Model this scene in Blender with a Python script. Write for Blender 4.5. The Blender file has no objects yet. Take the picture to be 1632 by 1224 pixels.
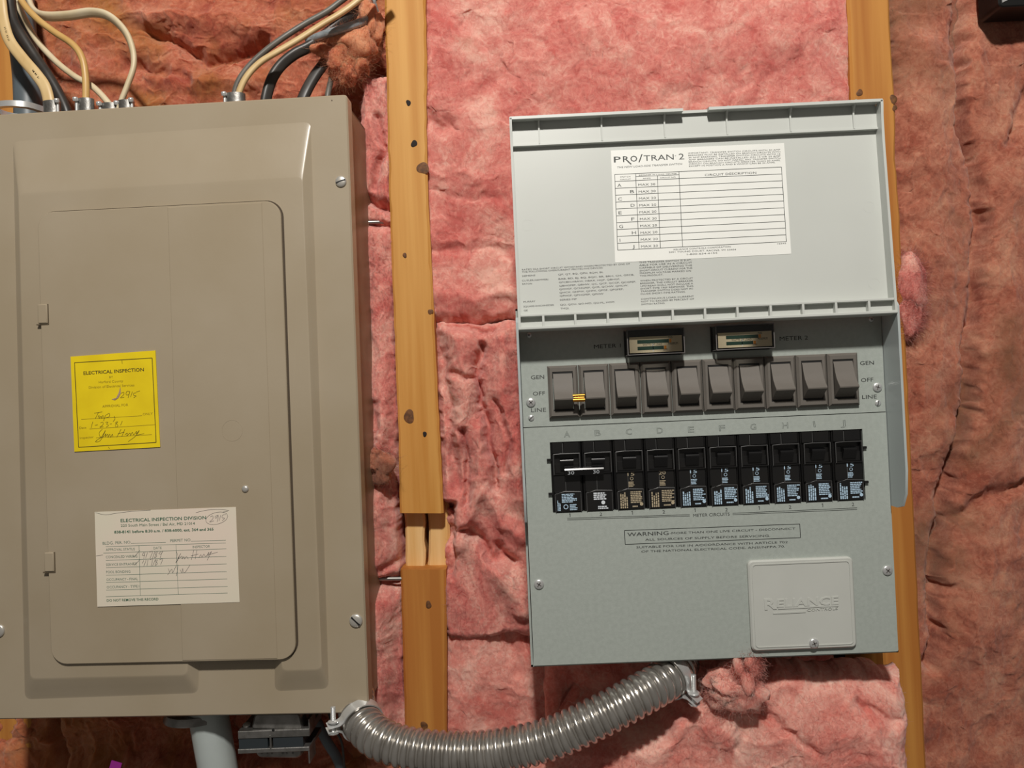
import bpy, bmesh, math, random
import numpy as np
from mathutils import Matrix, Vector
random.seed(7)
SC = bpy.context.scene
COL = SC.collection
R_ = math.radians

# ------------------------------------------------------------------ camera, world, light, exposure
F, CX, CY, D, ZC = 1256.0, 816.0, 612.0, 0.72, 1.40
def rot(y, p, r):
    return Matrix.Rotation(y, 3, 'Z') @ Matrix.Rotation(p, 3, 'X') @ Matrix.Rotation(r, 3, 'Y')
CR = rot(R_(0.7345), R_(0.6858), R_(2.5235))
CO = Vector((0, -D, ZC))
cam = bpy.data.cameras.new('camera'); cam.sensor_width = 36; cam.lens = F / 1632 * 36
cam.clip_start = 0.02
co = bpy.data.objects.new('camera', cam); COL.objects.link(co)
co.matrix_world = Matrix.Translation(CO) @ Matrix((CR.col[0], CR.col[2], -CR.col[1])).transposed().to_4x4()
SC.camera = co
def ray(px, py):
    return CR @ Vector(((px - CX) / F, 1.0, -(py - CY) / F))
def at(px, py, y):                      # the point of the plane at depth y that shows at a pixel
    d = ray(px, py); return CO + d * ((y - CO.y) / d.y)
def proj(P):                            # (n,3) world points -> pixel coordinates
    q = (np.asarray(P) - np.array(CO)) @ np.array(CR)
    return CX + F * q[:, 0] / q[:, 1], CY - F * q[:, 2] / q[:, 1]

w = bpy.data.worlds.new('room'); SC.world = w; w.use_nodes = True
w.node_tree.nodes['Background'].inputs[0].default_value = (1.0, 0.93, 0.84, 1)
w.node_tree.nodes['Background'].inputs[1].default_value = 0.12
def lamp(name, loc, power, radius, color):
    l = bpy.data.lights.new(name, 'POINT'); l.energy = power; l.shadow_soft_size = radius; l.color = color
    o = bpy.data.objects.new(name, l); COL.objects.link(o); o.location = loc
lamp('ceiling_bulb', (0.0, -1.28, ZC + 1.10), 108, 0.055, (1.0, 0.955, 0.89))
SC.view_settings.view_transform = 'Standard'; SC.view_settings.look = 'None'
SC.view_settings.gamma = 1; SC.view_settings.use_curve_mapping = False
SC.view_settings.exposure = 0.0

# ------------------------------------------------------------------ materials
def lin(c):
    return tuple(((v / 255) / 12.92 if v / 255 <= .04045 else ((v / 255 + .055) / 1.055) ** 2.4) for v in c[:3]) + (1,)
MATS = {}
def mat(name, c, rough=.5, metal=0, spec=.5, c2=None, scale=40, stretch=(1, 1, 1), detail=4, lo=.35, hi=.65, bump=0, bscale=None, coat=0, sheen=0, trans=0):
    m = bpy.data.materials.new(name); m.use_nodes = True; nt = m.node_tree; b = nt.nodes['Principled BSDF']
    b.inputs['Roughness'].default_value = rough; b.inputs['Metallic'].default_value = metal
    b.inputs['Specular IOR Level'].default_value = spec; b.inputs['Base Color'].default_value = lin(c)
    if coat: b.inputs['Coat Weight'].default_value = coat
    if sheen: b.inputs['Sheen Weight'].default_value = sheen; b.inputs['Sheen Roughness'].default_value = .5
    def noise(sc, st, det):
        tc = nt.nodes.new('ShaderNodeTexCoord'); mp = nt.nodes.new('ShaderNodeMapping'); mp.inputs['Scale'].default_value = st
        n = nt.nodes.new('ShaderNodeTexNoise'); n.inputs['Scale'].default_value = sc; n.inputs['Detail'].default_value = det
        nt.links.new(tc.outputs['Object'], mp.inputs[0]); nt.links.new(mp.outputs[0], n.inputs['Vector']); return n
    if c2:
        n = noise(scale, stretch, detail); r = nt.nodes.new('ShaderNodeValToRGB')
        r.color_ramp.elements[0].position = lo; r.color_ramp.elements[0].color = lin(c)
        r.color_ramp.elements[1].position = hi; r.color_ramp.elements[1].color = lin(c2)
        nt.links.new(n.outputs['Fac'], r.inputs[0]); nt.links.new(r.outputs[0], b.inputs['Base Color'])
    if bump:
        n = noise(bscale or scale, stretch, 3); bp = nt.nodes.new('ShaderNodeBump'); bp.inputs['Strength'].default_value = bump
        bp.inputs['Distance'].default_value = .0006
        nt.links.new(n.outputs['Fac'], bp.inputs['Height']); nt.links.new(bp.outputs[0], b.inputs['Normal'])
    MATS[name] = m; return m
mat('beige', (164, 151, 130), .32, .0, .6, c2=(157, 143, 120), scale=9, bump=.05, bscale=260)
mat('beige_side_shade', (146, 124, 98), .42, c2=(128, 104, 78), scale=30, bump=.05, bscale=260)  # box beige, browned further for the grazing light on its side
mat('gap', (70, 58, 44), .8)  # dark brown for the shade painted round the door
mat('seam', (92, 80, 62), .6)
mat('steel', (196, 192, 184), .34, .55, bump=.05, bscale=600)
mat('zinc', (212, 213, 212), .28, .6)
mat('cast', (150, 148, 145), .42, .85, c2=(120, 118, 114), scale=90, bump=.25, bscale=500)
mat('conduit', (196, 192, 186), .24, .82, c2=(170, 165, 158), scale=60, bump=.04, bscale=500)
mat('greymetal', (163, 170, 164), .48, 0, .45, c2=(157, 164, 158), scale=300, bump=.12, bscale=900)
mat('lidplastic', (195, 198, 193), .36, 0, .45, c2=(191, 194, 189), scale=12)
mat('wing', (176, 184, 184), .3, 0, .5, c2=(170, 178, 178), scale=14)
mat('plate', (188, 190, 184), .4, 0, .45, c2=(184, 186, 180), scale=30)
mat('switchgrey', (106, 101, 95), .6, 0, .35, c2=(101, 96, 90), scale=60, bump=.05, bscale=900)
mat('slot', (14, 14, 14), .6)
mat('blackplastic', (20, 20, 21), .3, 0, .55, c2=(24, 23, 22), scale=60)
mat('edgeglint', (86, 86, 86), .4)  # grey of the highlights on the black moulded edges
mat('toggle', (13, 13, 14), .22, 0, .6)
mat('nail', (140, 138, 134), .35, .8)
mat('brass', (176, 124, 48), .3, .8)
mat('ink', (28, 30, 30), .6)
mat('inksoft', (62, 66, 64), .6)
mat('inkgrey', (84, 90, 86), .6)
mat('inkwhite', (214, 220, 226), .5)
mat('inktan', (172, 158, 132), .5)
mat('inkblue', (176, 202, 222), .5)
mat('label', (232, 233, 228), .5, c2=(227, 228, 223), scale=20)
mat('yellow', (232, 205, 16), .5, c2=(222, 194, 12), scale=40)
mat('yellowink', (66, 56, 12), .6)
mat('yellowfaint', (140, 118, 16), .6)
mat('tear', (178, 150, 130), .6, c2=(130, 104, 90), scale=300)
mat('card', (216, 208, 188), .6, c2=(222, 206, 190), scale=14)
mat('cardgreen', (38, 92, 70), .6)
mat('cardline', (98, 120, 108), .6)
mat('pencil', (104, 100, 98), .55)
mat('jacket', (214, 188, 140), .42, c2=(196, 164, 112), scale=35, stretch=(1, 1, .3))
mat('jacketwhite', (214, 200, 170), .42, c2=(202, 184, 148), scale=35)
mat('jackettan', (204, 166, 104), .42, c2=(190, 150, 88), scale=35)
mat('jacketprint', (60, 50, 36), .6)
mat('cableblack', (44, 42, 40), .42, c2=(58, 54, 50), scale=50)
mat('cablegrey', (104, 100, 92), .45, c2=(90, 86, 80), scale=50)
mat('pvcdark', (88, 98, 104), .45, c2=(78, 86, 90), scale=30)
mat('pvclight', (178, 186, 184), .5, c2=(168, 176, 172), scale=30)
mat('sleeve', (140, 150, 154), .35, .3, c2=(170, 178, 182), scale=120, stretch=(1, 1, 6))
mat('rubber', (40, 46, 50), .5)
mat('purple', (150, 40, 140), .5, c2=(140, 34, 130), scale=50)
mat('meterface', (222, 208, 180), .6, c2=(216, 202, 172), scale=50)
mat('metergreen', (26, 62, 50), .5)
mat('meterorange', (222, 140, 40), .5)
mat('wood', (206, 154, 82), .6, 0, .3, c2=(188, 130, 58), scale=60, stretch=(1, 1, .035), detail=8, lo=.4, hi=.6, bump=.3, bscale=90)
mat('woodorange', (188, 130, 62), .6, 0, .3, c2=(168, 106, 46), scale=60, stretch=(1, 1, .035), detail=8, lo=.4, hi=.6, bump=.3, bscale=90)
mat('woodfresh', (232, 196, 140), .65, 0, .3, c2=(212, 166, 100), scale=80, stretch=(1, 1, .06), detail=6, bump=.4, bscale=120)
mat('knot', (74, 44, 20), .7, c2=(120, 76, 36), scale=300)
mat('hole', (24, 14, 8), .8)
mat('sheath', (70, 44, 30), .8, c2=(56, 34, 22), scale=20)
mat('blackbox', (12, 12, 12), .4)
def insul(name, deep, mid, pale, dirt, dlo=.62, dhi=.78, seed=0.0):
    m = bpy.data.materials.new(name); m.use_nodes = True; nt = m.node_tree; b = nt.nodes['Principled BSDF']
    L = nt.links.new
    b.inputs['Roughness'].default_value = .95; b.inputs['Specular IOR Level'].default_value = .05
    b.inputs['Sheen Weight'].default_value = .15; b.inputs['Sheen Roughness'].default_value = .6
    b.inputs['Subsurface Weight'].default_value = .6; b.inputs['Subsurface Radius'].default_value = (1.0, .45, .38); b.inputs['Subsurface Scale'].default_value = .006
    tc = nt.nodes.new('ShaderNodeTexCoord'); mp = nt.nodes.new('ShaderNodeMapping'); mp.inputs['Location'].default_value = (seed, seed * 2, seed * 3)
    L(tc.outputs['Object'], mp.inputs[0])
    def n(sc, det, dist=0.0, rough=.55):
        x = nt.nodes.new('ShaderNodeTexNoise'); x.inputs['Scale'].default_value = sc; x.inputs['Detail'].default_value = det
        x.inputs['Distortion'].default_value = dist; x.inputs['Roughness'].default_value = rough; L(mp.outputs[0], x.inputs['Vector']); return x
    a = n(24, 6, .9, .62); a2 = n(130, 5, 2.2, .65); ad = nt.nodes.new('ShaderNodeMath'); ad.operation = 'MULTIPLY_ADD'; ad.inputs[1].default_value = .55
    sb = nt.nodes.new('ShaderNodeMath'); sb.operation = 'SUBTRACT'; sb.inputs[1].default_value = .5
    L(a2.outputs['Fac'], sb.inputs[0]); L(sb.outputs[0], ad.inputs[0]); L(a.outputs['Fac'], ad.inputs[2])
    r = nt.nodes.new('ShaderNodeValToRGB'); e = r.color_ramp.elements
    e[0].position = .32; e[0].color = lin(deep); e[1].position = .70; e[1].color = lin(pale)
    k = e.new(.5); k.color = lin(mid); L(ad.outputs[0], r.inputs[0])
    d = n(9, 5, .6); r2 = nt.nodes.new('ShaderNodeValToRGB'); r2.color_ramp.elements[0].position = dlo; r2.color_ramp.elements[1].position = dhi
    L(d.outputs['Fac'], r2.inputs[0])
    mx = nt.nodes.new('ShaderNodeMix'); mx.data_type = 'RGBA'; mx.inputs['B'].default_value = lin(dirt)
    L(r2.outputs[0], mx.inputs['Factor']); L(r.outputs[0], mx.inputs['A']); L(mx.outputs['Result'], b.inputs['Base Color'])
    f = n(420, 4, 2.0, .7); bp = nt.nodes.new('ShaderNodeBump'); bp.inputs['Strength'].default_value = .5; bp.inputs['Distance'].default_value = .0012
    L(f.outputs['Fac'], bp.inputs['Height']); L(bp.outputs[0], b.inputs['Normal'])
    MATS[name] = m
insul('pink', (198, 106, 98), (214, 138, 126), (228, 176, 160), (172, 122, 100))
insul('pinkpale', (206, 116, 104), (222, 150, 136), (234, 184, 168), (196, 124, 104), .7, .85, 3.1)
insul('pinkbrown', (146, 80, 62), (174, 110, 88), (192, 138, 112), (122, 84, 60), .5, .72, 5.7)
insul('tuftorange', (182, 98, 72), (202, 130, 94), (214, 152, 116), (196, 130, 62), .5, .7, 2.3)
insul('brownorange', (154, 74, 56), (180, 104, 78), (198, 136, 108), (164, 106, 54), .5, .7, 8.3)  # old brown wool, darkened further for the shade of its deep bay

# ------------------------------------------------------------------ mesh helpers
class MB:
    def __init__(s): s.v = []; s.f = []
    def add(s, v, f):
        o = len(s.v); s.v += [tuple(p) for p in v]; s.f += [tuple(i + o for i in q) for q in f]; return s
    def quad(s, a, b, c, d): return s.add([a, b, c, d], [(0, 1, 2, 3)])
    def prism(s, poly, y0, y1, bev=0, bevb=0):        # poly [(x,z)], back y0, front y1 (y1 < y0)
        n = len(poly); loops = [(poly, y0)]
        if bev:
            loops += [(poly, y1 + bev), (inset(poly, bev), y1)]
        else: loops += [(poly, y1)]
        v = []; f = []
        for pl, y in loops: v += [(p[0], y, p[1]) for p in pl]
        for k in range(len(loops) - 1):
            for i in range(n):
                j = (i + 1) % n; f.append((k * n + i, k * n + j, (k + 1) * n + j, (k + 1) * n + i))
        f.append(tuple(range(n))[::-1]); f.append(tuple((len(loops) - 1) * n + i for i in range(n)))
        return s.add(v, f)
    def box(s, x0, x1, y0, y1, z0, z1, bev=0):
        return s.prism([(x0, z0), (x1, z0), (x1, z1), (x0, z1)], max(y0, y1), min(y0, y1), bev)
    def ring(s, po, pi, y0, y1, bev=0):
        n = len(po); v = []; f = []
        for pl, y in ((po, y0), (po, y1), (pi, y1), (pi, y0)): v += [(p[0], y, p[1]) for p in pl]
        for k in range(4):
            for i in range(n):
                j = (i + 1) % n; m = (k + 1) % 4; f.append((k * n + i, k * n + j, m * n + j, m * n + i))
        return s.add(v, f)
    def loft(s, loops, cap0=True, cap1=True):
        n = len(loops[0]); v = [p for l in loops for p in l]; f = []
        for k in range(len(loops) - 1):
            for i in range(n):
                j = (i + 1) % n; f.append((k * n + i, k * n + j, (k + 1) * n + j, (k + 1) * n + i))
        if cap0: f.append(tuple(range(n))[::-1])
        if cap1: f.append(tuple((len(loops) - 1) * n + i for i in range(n)))
        return s.add(v, f)
    def lathe(s, prof, c, axis=(0, -1, 0), n=20):     # prof [(r, h)] along axis from c
        a = Vector(axis).normalized(); u = a.orthogonal().normalized(); w_ = a.cross(u); c = Vector(c); loops = []
        for r, h in prof:
            loops.append([tuple(c + a * h + (u * math.cos(2 * math.pi * i / n) + w_ * math.sin(2 * math.pi * i / n)) * r) for i in range(n)])
        return s.loft(loops)
    def tube(s, pts, r, n=12, sec=None, caps=True, up=None):   # sec: [(a,b)] cross-section in units of r
        pts = [Vector(p) for p in pts]; m = len(pts); loops = []
        t0 = (pts[1] - pts[0]).normalized(); u = (Vector(up) if up else t0.orthogonal()); u = (u - t0 * u.dot(t0)).normalized()
        sec = sec or [(math.cos(2 * math.pi * i / n), math.sin(2 * math.pi * i / n)) for i in range(n)]
        for i in range(m):
            t = (pts[min(i + 1, m - 1)] - pts[max(i - 1, 0)]).normalized()
            u = (u - t * u.dot(t)).normalized(); w_ = t.cross(u); rr = r[i] if hasattr(r, '__len__') else r
            loops.append([tuple(pts[i] + u * a * rr + w_ * b * rr) for a, b in sec])
        return s.loft(loops, caps, caps)
    def build(s, name, material, parent=None, smooth=None, M=None, fix=True):
        me = bpy.data.meshes.new(name); me.from_pydata(s.v, [], s.f)
        if fix:
            bm = bmesh.new(); bm.from_mesh(me); bmesh.ops.recalc_face_normals(bm, faces=bm.faces); bm.to_mesh(me); bm.free()
        me.materials.append(MATS[material])
        if smooth:
            me.polygons.foreach_set('use_smooth', [True] * len(me.polygons))
            if smooth < 180: me.set_sharp_from_angle(angle=R_(smooth))
        o = bpy.data.objects.new(name, me); COL.objects.link(o)
        if parent: o.parent = parent
        if M is not None: o.matrix_local = M
        return o
def inset(poly, d):
    n = len(poly); A = sum(poly[i][0] * poly[(i + 1) % n][1] - poly[(i + 1) % n][0] * poly[i][1] for i in range(n)); sg = 1 if A > 0 else -1
    out = []
    for i in range(n):
        p, a, b = Vector(poly[i]), Vector(poly[i - 1]), Vector(poly[(i + 1) % n])
        e1 = (p - a).normalized(); e2 = (b - p).normalized(); n1 = Vector((-e1.y, e1.x)) * sg; n2 = Vector((-e2.y, e2.x)) * sg
        k = (n1 + n2); k = k / max(.3, k.dot(n1)); out.append(tuple(p + k * d))
    return out
def rrect(x0, x1, z0, z1, r, n=5):
    P = []
    for cx, cz, a0 in ((x1 - r, z0 + r, -90), (x1 - r, z1 - r, 0), (x0 + r, z1 - r, 90), (x0 + r, z0 + r, 180)):
        for i in range(n + 1):
            a = R_(a0 + 90 * i / n); P.append((cx + r * math.cos(a), cz + r * math.sin(a)))
    return P
def spline(pts, n=8):
    P = [Vector(p) for p in pts]; P = [P[0] * 2 - P[1]] + P + [P[-1] * 2 - P[-2]]; out = []
    for i in range(1, len(P) - 2):
        a, b, c, d = P[i - 1:i + 3]
        for k in range(n):
            t = k / n; out.append(.5 * ((2 * b) + (c - a) * t + (2 * a - 5 * b + 4 * c - d) * t * t + (3 * b - a - 3 * c + d) * t ** 3))
    return out + [P[-2]]
def tag(o, label=None, cat=None, group=None, kind=None):
    for k, v in (('label', label), ('category', cat), ('group', group), ('kind', kind)):
        if v: o[k] = v
    return o
def empty(name, M, label, cat, group=None):
    o = bpy.data.objects.new(name, None); COL.objects.link(o); o.matrix_world = M; o.empty_display_size = .02
    return tag(o, label, cat, group)
class Frame:                                           # a plane frame in the world: pixel -> its own coordinates
    def __init__(s, M): s.M = M; s.I = M.inverted()
    def uv(s, px, py, dy=0.0):
        o = s.I @ CO; d = s.I.to_3x3() @ ray(px, py); p = o + d * ((dy - o.y) / d.y); return (p.x, p.z)
    def p(s, px, py, dy=0.0): u = s.uv(px, py, dy); return (u[0], dy, u[1])
    def rect(s, c, dy=0.0):                            # TL TR BR BL -> x0 x1 z0 z1
        q = [s.uv(a, b, dy) for a, b in c]
        return (q[0][0] + q[3][0]) / 2, (q[1][0] + q[2][0]) / 2, (q[2][1] + q[3][1]) / 2, (q[0][1] + q[1][1]) / 2
def line(mb, fr, a, b, w_, dy):                        # a thin printed line between two pixels, w_ pixels wide
    A = Vector(fr.uv(*a, dy)); B = Vector(fr.uv(*b, dy)); n = Vector((-(B - A).y, (B - A).x)).normalized() * w_ * .00026
    mb.quad((A.x - n.x, dy, A.y - n.y), (B.x - n.x, dy, B.y - n.y), (B.x + n.x, dy, B.y + n.y), (A.x + n.x, dy, A.y + n.y))
def stroke(mb, fr, pts, w_, dy):
    P = spline([(x, y, 0) for x, y in pts], 4)
    for i in range(len(P) - 1):
        if (P[i + 1] - P[i]).length > 1e-6: line(mb, fr, P[i][:2], P[i + 1][:2], w_, dy)
FONT = {}
def glyphs(s, bold=0.0, fill=True, bevel=0):
    key = (s, bold, fill, bevel)
    if key not in FONT:
        cu = bpy.data.curves.new('t', 'FONT'); cu.body = s; cu.resolution_u = 2; cu.offset = bold; cu.size = 1
        if not fill: cu.fill_mode = 'NONE'; cu.bevel_depth = bevel; cu.bevel_resolution = 0
        o = bpy.data.objects.new('t', cu); COL.objects.link(o)
        me = bpy.data.meshes.new_from_object(o)
        V = [tuple(v.co) for v in me.vertices]; P = [tuple(p.vertices) for p in me.polygons]
        bpy.data.objects.remove(o); bpy.data.curves.remove(cu); bpy.data.meshes.remove(me)
        FONT[key] = (V, P)
    return FONT[key]
def text(mb, fr, s, a, b, h, dy, bold=0.0, slant=0.0, fill=True, bevel=0, thick=0):   # baseline from pixel a to pixel b, capitals h pixels high
    V, P = glyphs(s, bold, fill, bevel)
    if not V: return
    x0 = min(v[0] for v in V); x1 = max(v[0] for v in V); cap = .73
    A = Vector(fr.uv(*a, dy)); B = Vector(fr.uv(*b, dy)); ex = (B - A) / max(x1 - x0, 1e-6)
    dn = Vector((-(B - A).y, (B - A).x)).normalized(); ht = (Vector(fr.uv(a[0], a[1] - h, dy)) - A).length; ey = dn * ht / cap
    o = []
    for x, y, z in V:
        q = A + ex * (x - x0) + ey * y + ey * 0 + (B - A).normalized() * (slant * y * ht)
        o.append((q.x, dy - thick * (1 if z > 0 else 0) + z * ht * 0, q.y) if not bevel else (q.x, dy - z * ht, q.y))
    mb.add(o, P)
TR = Matrix.Translation

# ------------------------------------------------------------------ structure: sheathing behind the bays
a, b = at(-900, -700, .115), at(2500, 1950, .115)
m = MB(); m.box(a.x, b.x, .135, .115, b.z, a.z); tag(m.build('wall_back', 'sheath'), kind='structure')

# ------------------------------------------------------------------ studs
def edge_at(E_, py):
    for (x0, y0), (x1, y1) in zip(E_, E_[1:]):
        if y0 <= py <= y1: return x0 + (x1 - x0) * (py - y0) / (y1 - y0)
    return E_[0][0] if py < E_[0][1] else E_[-1][0]
def timber(L, Rr, y0, y1, front, depth, n=40, chip=0.0, seed=1):
    rnd = random.Random(seed); mb = MB(); loops = []
    for i in range(n + 1):
        py = y0 + (y1 - y0) * i / n
        jl = rnd.uniform(-1, 1) * chip; jr = rnd.uniform(-1, 1) * chip
        A = at(edge_at(L, py) + jl, py, front); B = at(edge_at(Rr, py) + jr, py, front)
        z = (A.z + B.z) / 2; c = .0016 + rnd.random() * .0008 * (chip > 0)
        if i in (0, n): z = A.z
        loops.append([(A.x, front + depth, z), (A.x, front + c, A.z), (A.x + c, front, A.z), (B.x - c, front, B.z), (B.x, front + c, B.z), (B.x, front + depth, z)])
    return mb.loft(loops)
def knots(root, items, front):
    for px, py, r, name, ma in items:
        c = at(px, py, front); mb = MB()
        R1 = r * .00057
        mb.lathe([(R1, -.0008), (R1, .00012), (R1 * .85, .0003), (R1 * .4, .0003), (R1 * .1, .00028)], c, n=22)
        for v in range(len(mb.v)):
            x, y, z = mb.v[v]; th = math.atan2(z - c.z, x - c.x); k = 1 + .12 * math.sin(2 * th + px) + .08 * math.sin(3 * th + py); mb.v[v] = (c.x + (x - c.x) * k, y, c.z + (z - c.z) * k * 1.15)
        mb.build(name, ma, root, 60)
I4 = Matrix.Identity(4)
LE = [(611, -40), (612, 0), (616, 150), (621, 350), (628, 520), (635, 700), (637, 818), (638, 910), (642, 1060), (645, 1160), (648, 1280)]
RE = [(678, -40), (678, 0), (680, 120), (679, 200), (683, 330), (690, 470), (694, 560), (698, 640), (703, 740), (707, 815), (711, 908), (712, 1040), (711, 1280)]
st = empty('wall_stud', I4, 'wooden wall stud with a notched gap between beige panel and transfer switch', 'stud')
timber(LE, RE, -180, 818, 0, .089, 60, .7, 3).build('upper_length', 'wood', st, 40)
timber(LE, RE, 908, 1420, 0, .089, 30, .4, 4).build('lower_length', 'woodorange', st, 40)
n1 = timber([(644, 790), (648, 940)], [(676, 790), (678, 940)], 790, 935, .016, .07, 10, 1.2, 5).build('split_piece', 'woodfresh', st, 40)
n1['label'] = 'pale freshly split wood inside the notch'
timber([(680, 790), (683, 850), (681, 940)], [(716, 790), (719, 940)], 790, 935, .019, .067, 10, 1.2, 6).build('split_piece', 'woodfresh', st, 40)
knots(st, [(651, 164, 4, 'nail_hole', 'hole'), (660, 229, 5, 'nail_hole', 'hole'), (674, 268, 9, 'knot', 'knot'), (645, 407, 3.5, 'knot', 'knot'), (677, 692, 3.5, 'nail_hole', 'hole'), (652, 664, 9, 'knot', 'knot'), (683, 964, 5, 'knot', 'knot'), (686, 497, 4, 'knot', 'knot'), (676, 1157, 6, 'knot', 'knot')], 0)
LE2 = [(1350, -40), (1351, 0), (1357, 160), (1370, 420), (1390, 800), (1410, 1070), (1417, 1280)]
RE2 = [(1415, -40), (1418, 0), (1422, 90), (1428, 165), (1428, 250), (1434, 330), (1441, 460), (1452, 700), (1464, 950), (1477, 1224), (1480, 1280)]
st = empty('wall_stud', I4, 'orange wooden wall stud running behind the right side of the transfer switch', 'stud')
timber(LE2, RE2, -180, 1420, 0, .089, 70, .5, 8).build('board', 'woodorange', st, 40)
knots(st, [(1370, 148, 5, 'knot', 'knot'), (1424, 158, 6, 'knot', 'knot'), (1426, 172, 4, 'knot', 'knot')], 0)
st = empty('wall_stud', I4, 'wooden wall stud at the left edge behind the cables', 'stud')
timber([(-60, -40), (-40, 1290)], [(20, -40), (26, 120), (50, 1224), (52, 1290)], -180, 1420, .030, .089, 40, .4, 9).build('board', 'woodorange', st, 40)

# ------------------------------------------------------------------ pink glass wool insulation
def vnoise(x, y, seed):
    T = np.random.RandomState(seed).rand(64, 64)
    xi = np.floor(x).astype(int); yi = np.floor(y).astype(int); fx = x - xi; fy = y - yi
    fx = fx * fx * fx * (fx * (fx * 6 - 15) + 10); fy = fy * fy * fy * (fy * (fy * 6 - 15) + 10)
    g = lambda i, j: T[(yi + j) % 64, (xi + i) % 64]
    return (g(0, 0) * (1 - fx) + g(1, 0) * fx) * (1 - fy) + (g(0, 1) * (1 - fx) + g(1, 1) * fx) * fy
def fbm(x, y, seed, o=4, gain=.5):
    s = 0; a_ = 1; t = 0
    for k in range(o):
        s = s + a_ * vnoise(x * 2 ** k + 13.7 * k, y * 2 ** k + 7.1 * k, seed + k); t += a_; a_ *= gain
    return s / t
def ridged(x, y, seed, o=3):
    s = 0; a_ = 1; t = 0
    for k in range(o):
        v = 1 - np.abs(2 * vnoise(x * 2 ** k + 5.3 * k, y * 2 ** k + 3.9 * k, seed + k) - 1); s = s + a_ * v * v; t += a_; a_ *= .5
    return s / t
def dist(PX, PY, pl):
    d = np.full(PX.shape, 1e9)
    for (x0, y0), (x1, y1) in zip(pl, pl[1:]):
        vx, vy = x1 - x0, y1 - y0; t = np.clip(((PX - x0) * vx + (PY - y0) * vy) / (vx * vx + vy * vy + 1e-9), 0, 1)
        d = np.minimum(d, np.hypot(PX - x0 - t * vx, PY - y0 - t * vy))
    return d
def sstep(x): x = np.clip(x, 0, 1); return x * x * (3 - 2 * x)
def batt(rect, y0, step, material, label, seed, amp=(5, 3, 1.2, .5), creases=(), ridges=(), edge=(18, 14), rag=5, stretch=(1, 1), extra=None, fib=5000, name='insulation_batt', group=None, open_sides='', thick=.018):
    l, t, r, b = rect; nx = int((r - l) / step) + 1; ny = int((b - t) / step) + 1
    PX, PY = np.meshgrid(np.linspace(l, r, nx), np.linspace(t, b, ny))
    sx, sy = stretch
    wx = PX + 26 * (fbm(PX / 50, PY / 50, seed + 50, 3) - .5); wy = PY + 26 * (fbm(PX / 50, PY / 50, seed + 60, 3) - .5)
    h = amp[0] * 2 * (fbm(PX / 130, PY / 130, seed, 3) - .5) + amp[1] * 2 * (ridged(wx / (60 * sx), wy / (60 * sy), seed + 10) - .45) \
        + amp[2] * 2 * (fbm(wx / (15 * sx), wy / (15 * sy), seed + 20, 3) - .5) + amp[3] * 2 * (fbm(wx / (5 * sx), wy / (5 * sy), seed + 30, 2) - .5)
    jx = 16 * (fbm(PX / 60, PY / 60, seed + 70, 2) - .5); jy = 16 * (fbm(PX / 60, PY / 60, seed + 80, 2) - .5)
    for pl, w_, dp in creases: h = h - dp * np.exp(-(dist(PX + jx, PY + jy, pl) / w_) ** 2)
    for pl, w_, dp in ridges: h = h + dp * np.exp(-(dist(PX + jx, PY + jy, pl) / w_) ** 2)
    if extra is not None: h = h + extra(PX, PY)
    e = np.full(PX.shape, 1e9)
    if 'l' not in open_sides: e = np.minimum(e, PX - l)
    if 'r' not in open_sides: e = np.minimum(e, r - PX)
    if 't' not in open_sides: e = np.minimum(e, PY - t)
    if 'b' not in open_sides: e = np.minimum(e, b - PY)
    q = np.clip(1 - e / edge[0], 0, 1); h = h - edge[1] * (1 - np.sqrt(np.maximum(0, 1 - q * q)))
    QX = PX + rag * 2 * (fbm(PX / 14, PY / 14, seed + 90, 3) - .5); QY = PY + rag * 2 * (fbm(PX / 14, PY / 14, seed + 95, 3) - .5)
    QY = QY + 26 * (fbm(PX / 55, PY / 90, seed + 97, 2) - .5); QX = QX + 8 * (fbm(PX / 60, PY / 60, seed + 98, 2) - .5)
    # pixel rays to the plane, then forward along -y
    dx = (QX - CX) / F; dz = -(QY - CY) / F; Rm = np.array(CR)
    dv = np.stack([dx, np.ones_like(dx), dz], -1) @ Rm.T
    yy = y0 - h * .001; tt = (y0 + D) / dv[..., 1]
    P = np.stack([CO.x + dv[..., 0] * tt, yy, CO.z + dv[..., 2] * tt], -1).reshape(-1, 3)
    idx = np.arange(nx * ny).reshape(ny, nx)
    Fq = np.stack([idx[:-1, :-1], idx[1:, :-1], idx[1:, 1:], idx[:-1, 1:]], -1).reshape(-1, 4)
    # rim that gives the batt its thickness
    rim = np.concatenate([idx[0, :], idx[1:, -1], idx[-1, -2::-1], idx[-2:0:-1, 0]]); n0 = len(P)
    B = P[rim].copy(); B[:, 1] = np.maximum(B[:, 1] + .006, y0 + thick); P2 = np.vstack([P, B]); k = len(rim)
    Fr = [(int(rim[i]), int(rim[(i + 1) % k]), n0 + (i + 1) % k, n0 + i) for i in range(k)]
    me = bpy.data.meshes.new(name); me.from_pydata(P2.tolist(), [], Fq.tolist() + Fr + [tuple(range(n0, n0 + k))]); me.materials.append(MATS[material])
    me.polygons.foreach_set('use_smooth', [True] * len(me.polygons)); me.update()
    o = bpy.data.objects.new(name, me); COL.objects.link(o); tag(o, label, 'insulation', group)
    fibres(o, P.reshape(ny, nx, 3), fib, material, seed); return o
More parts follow.
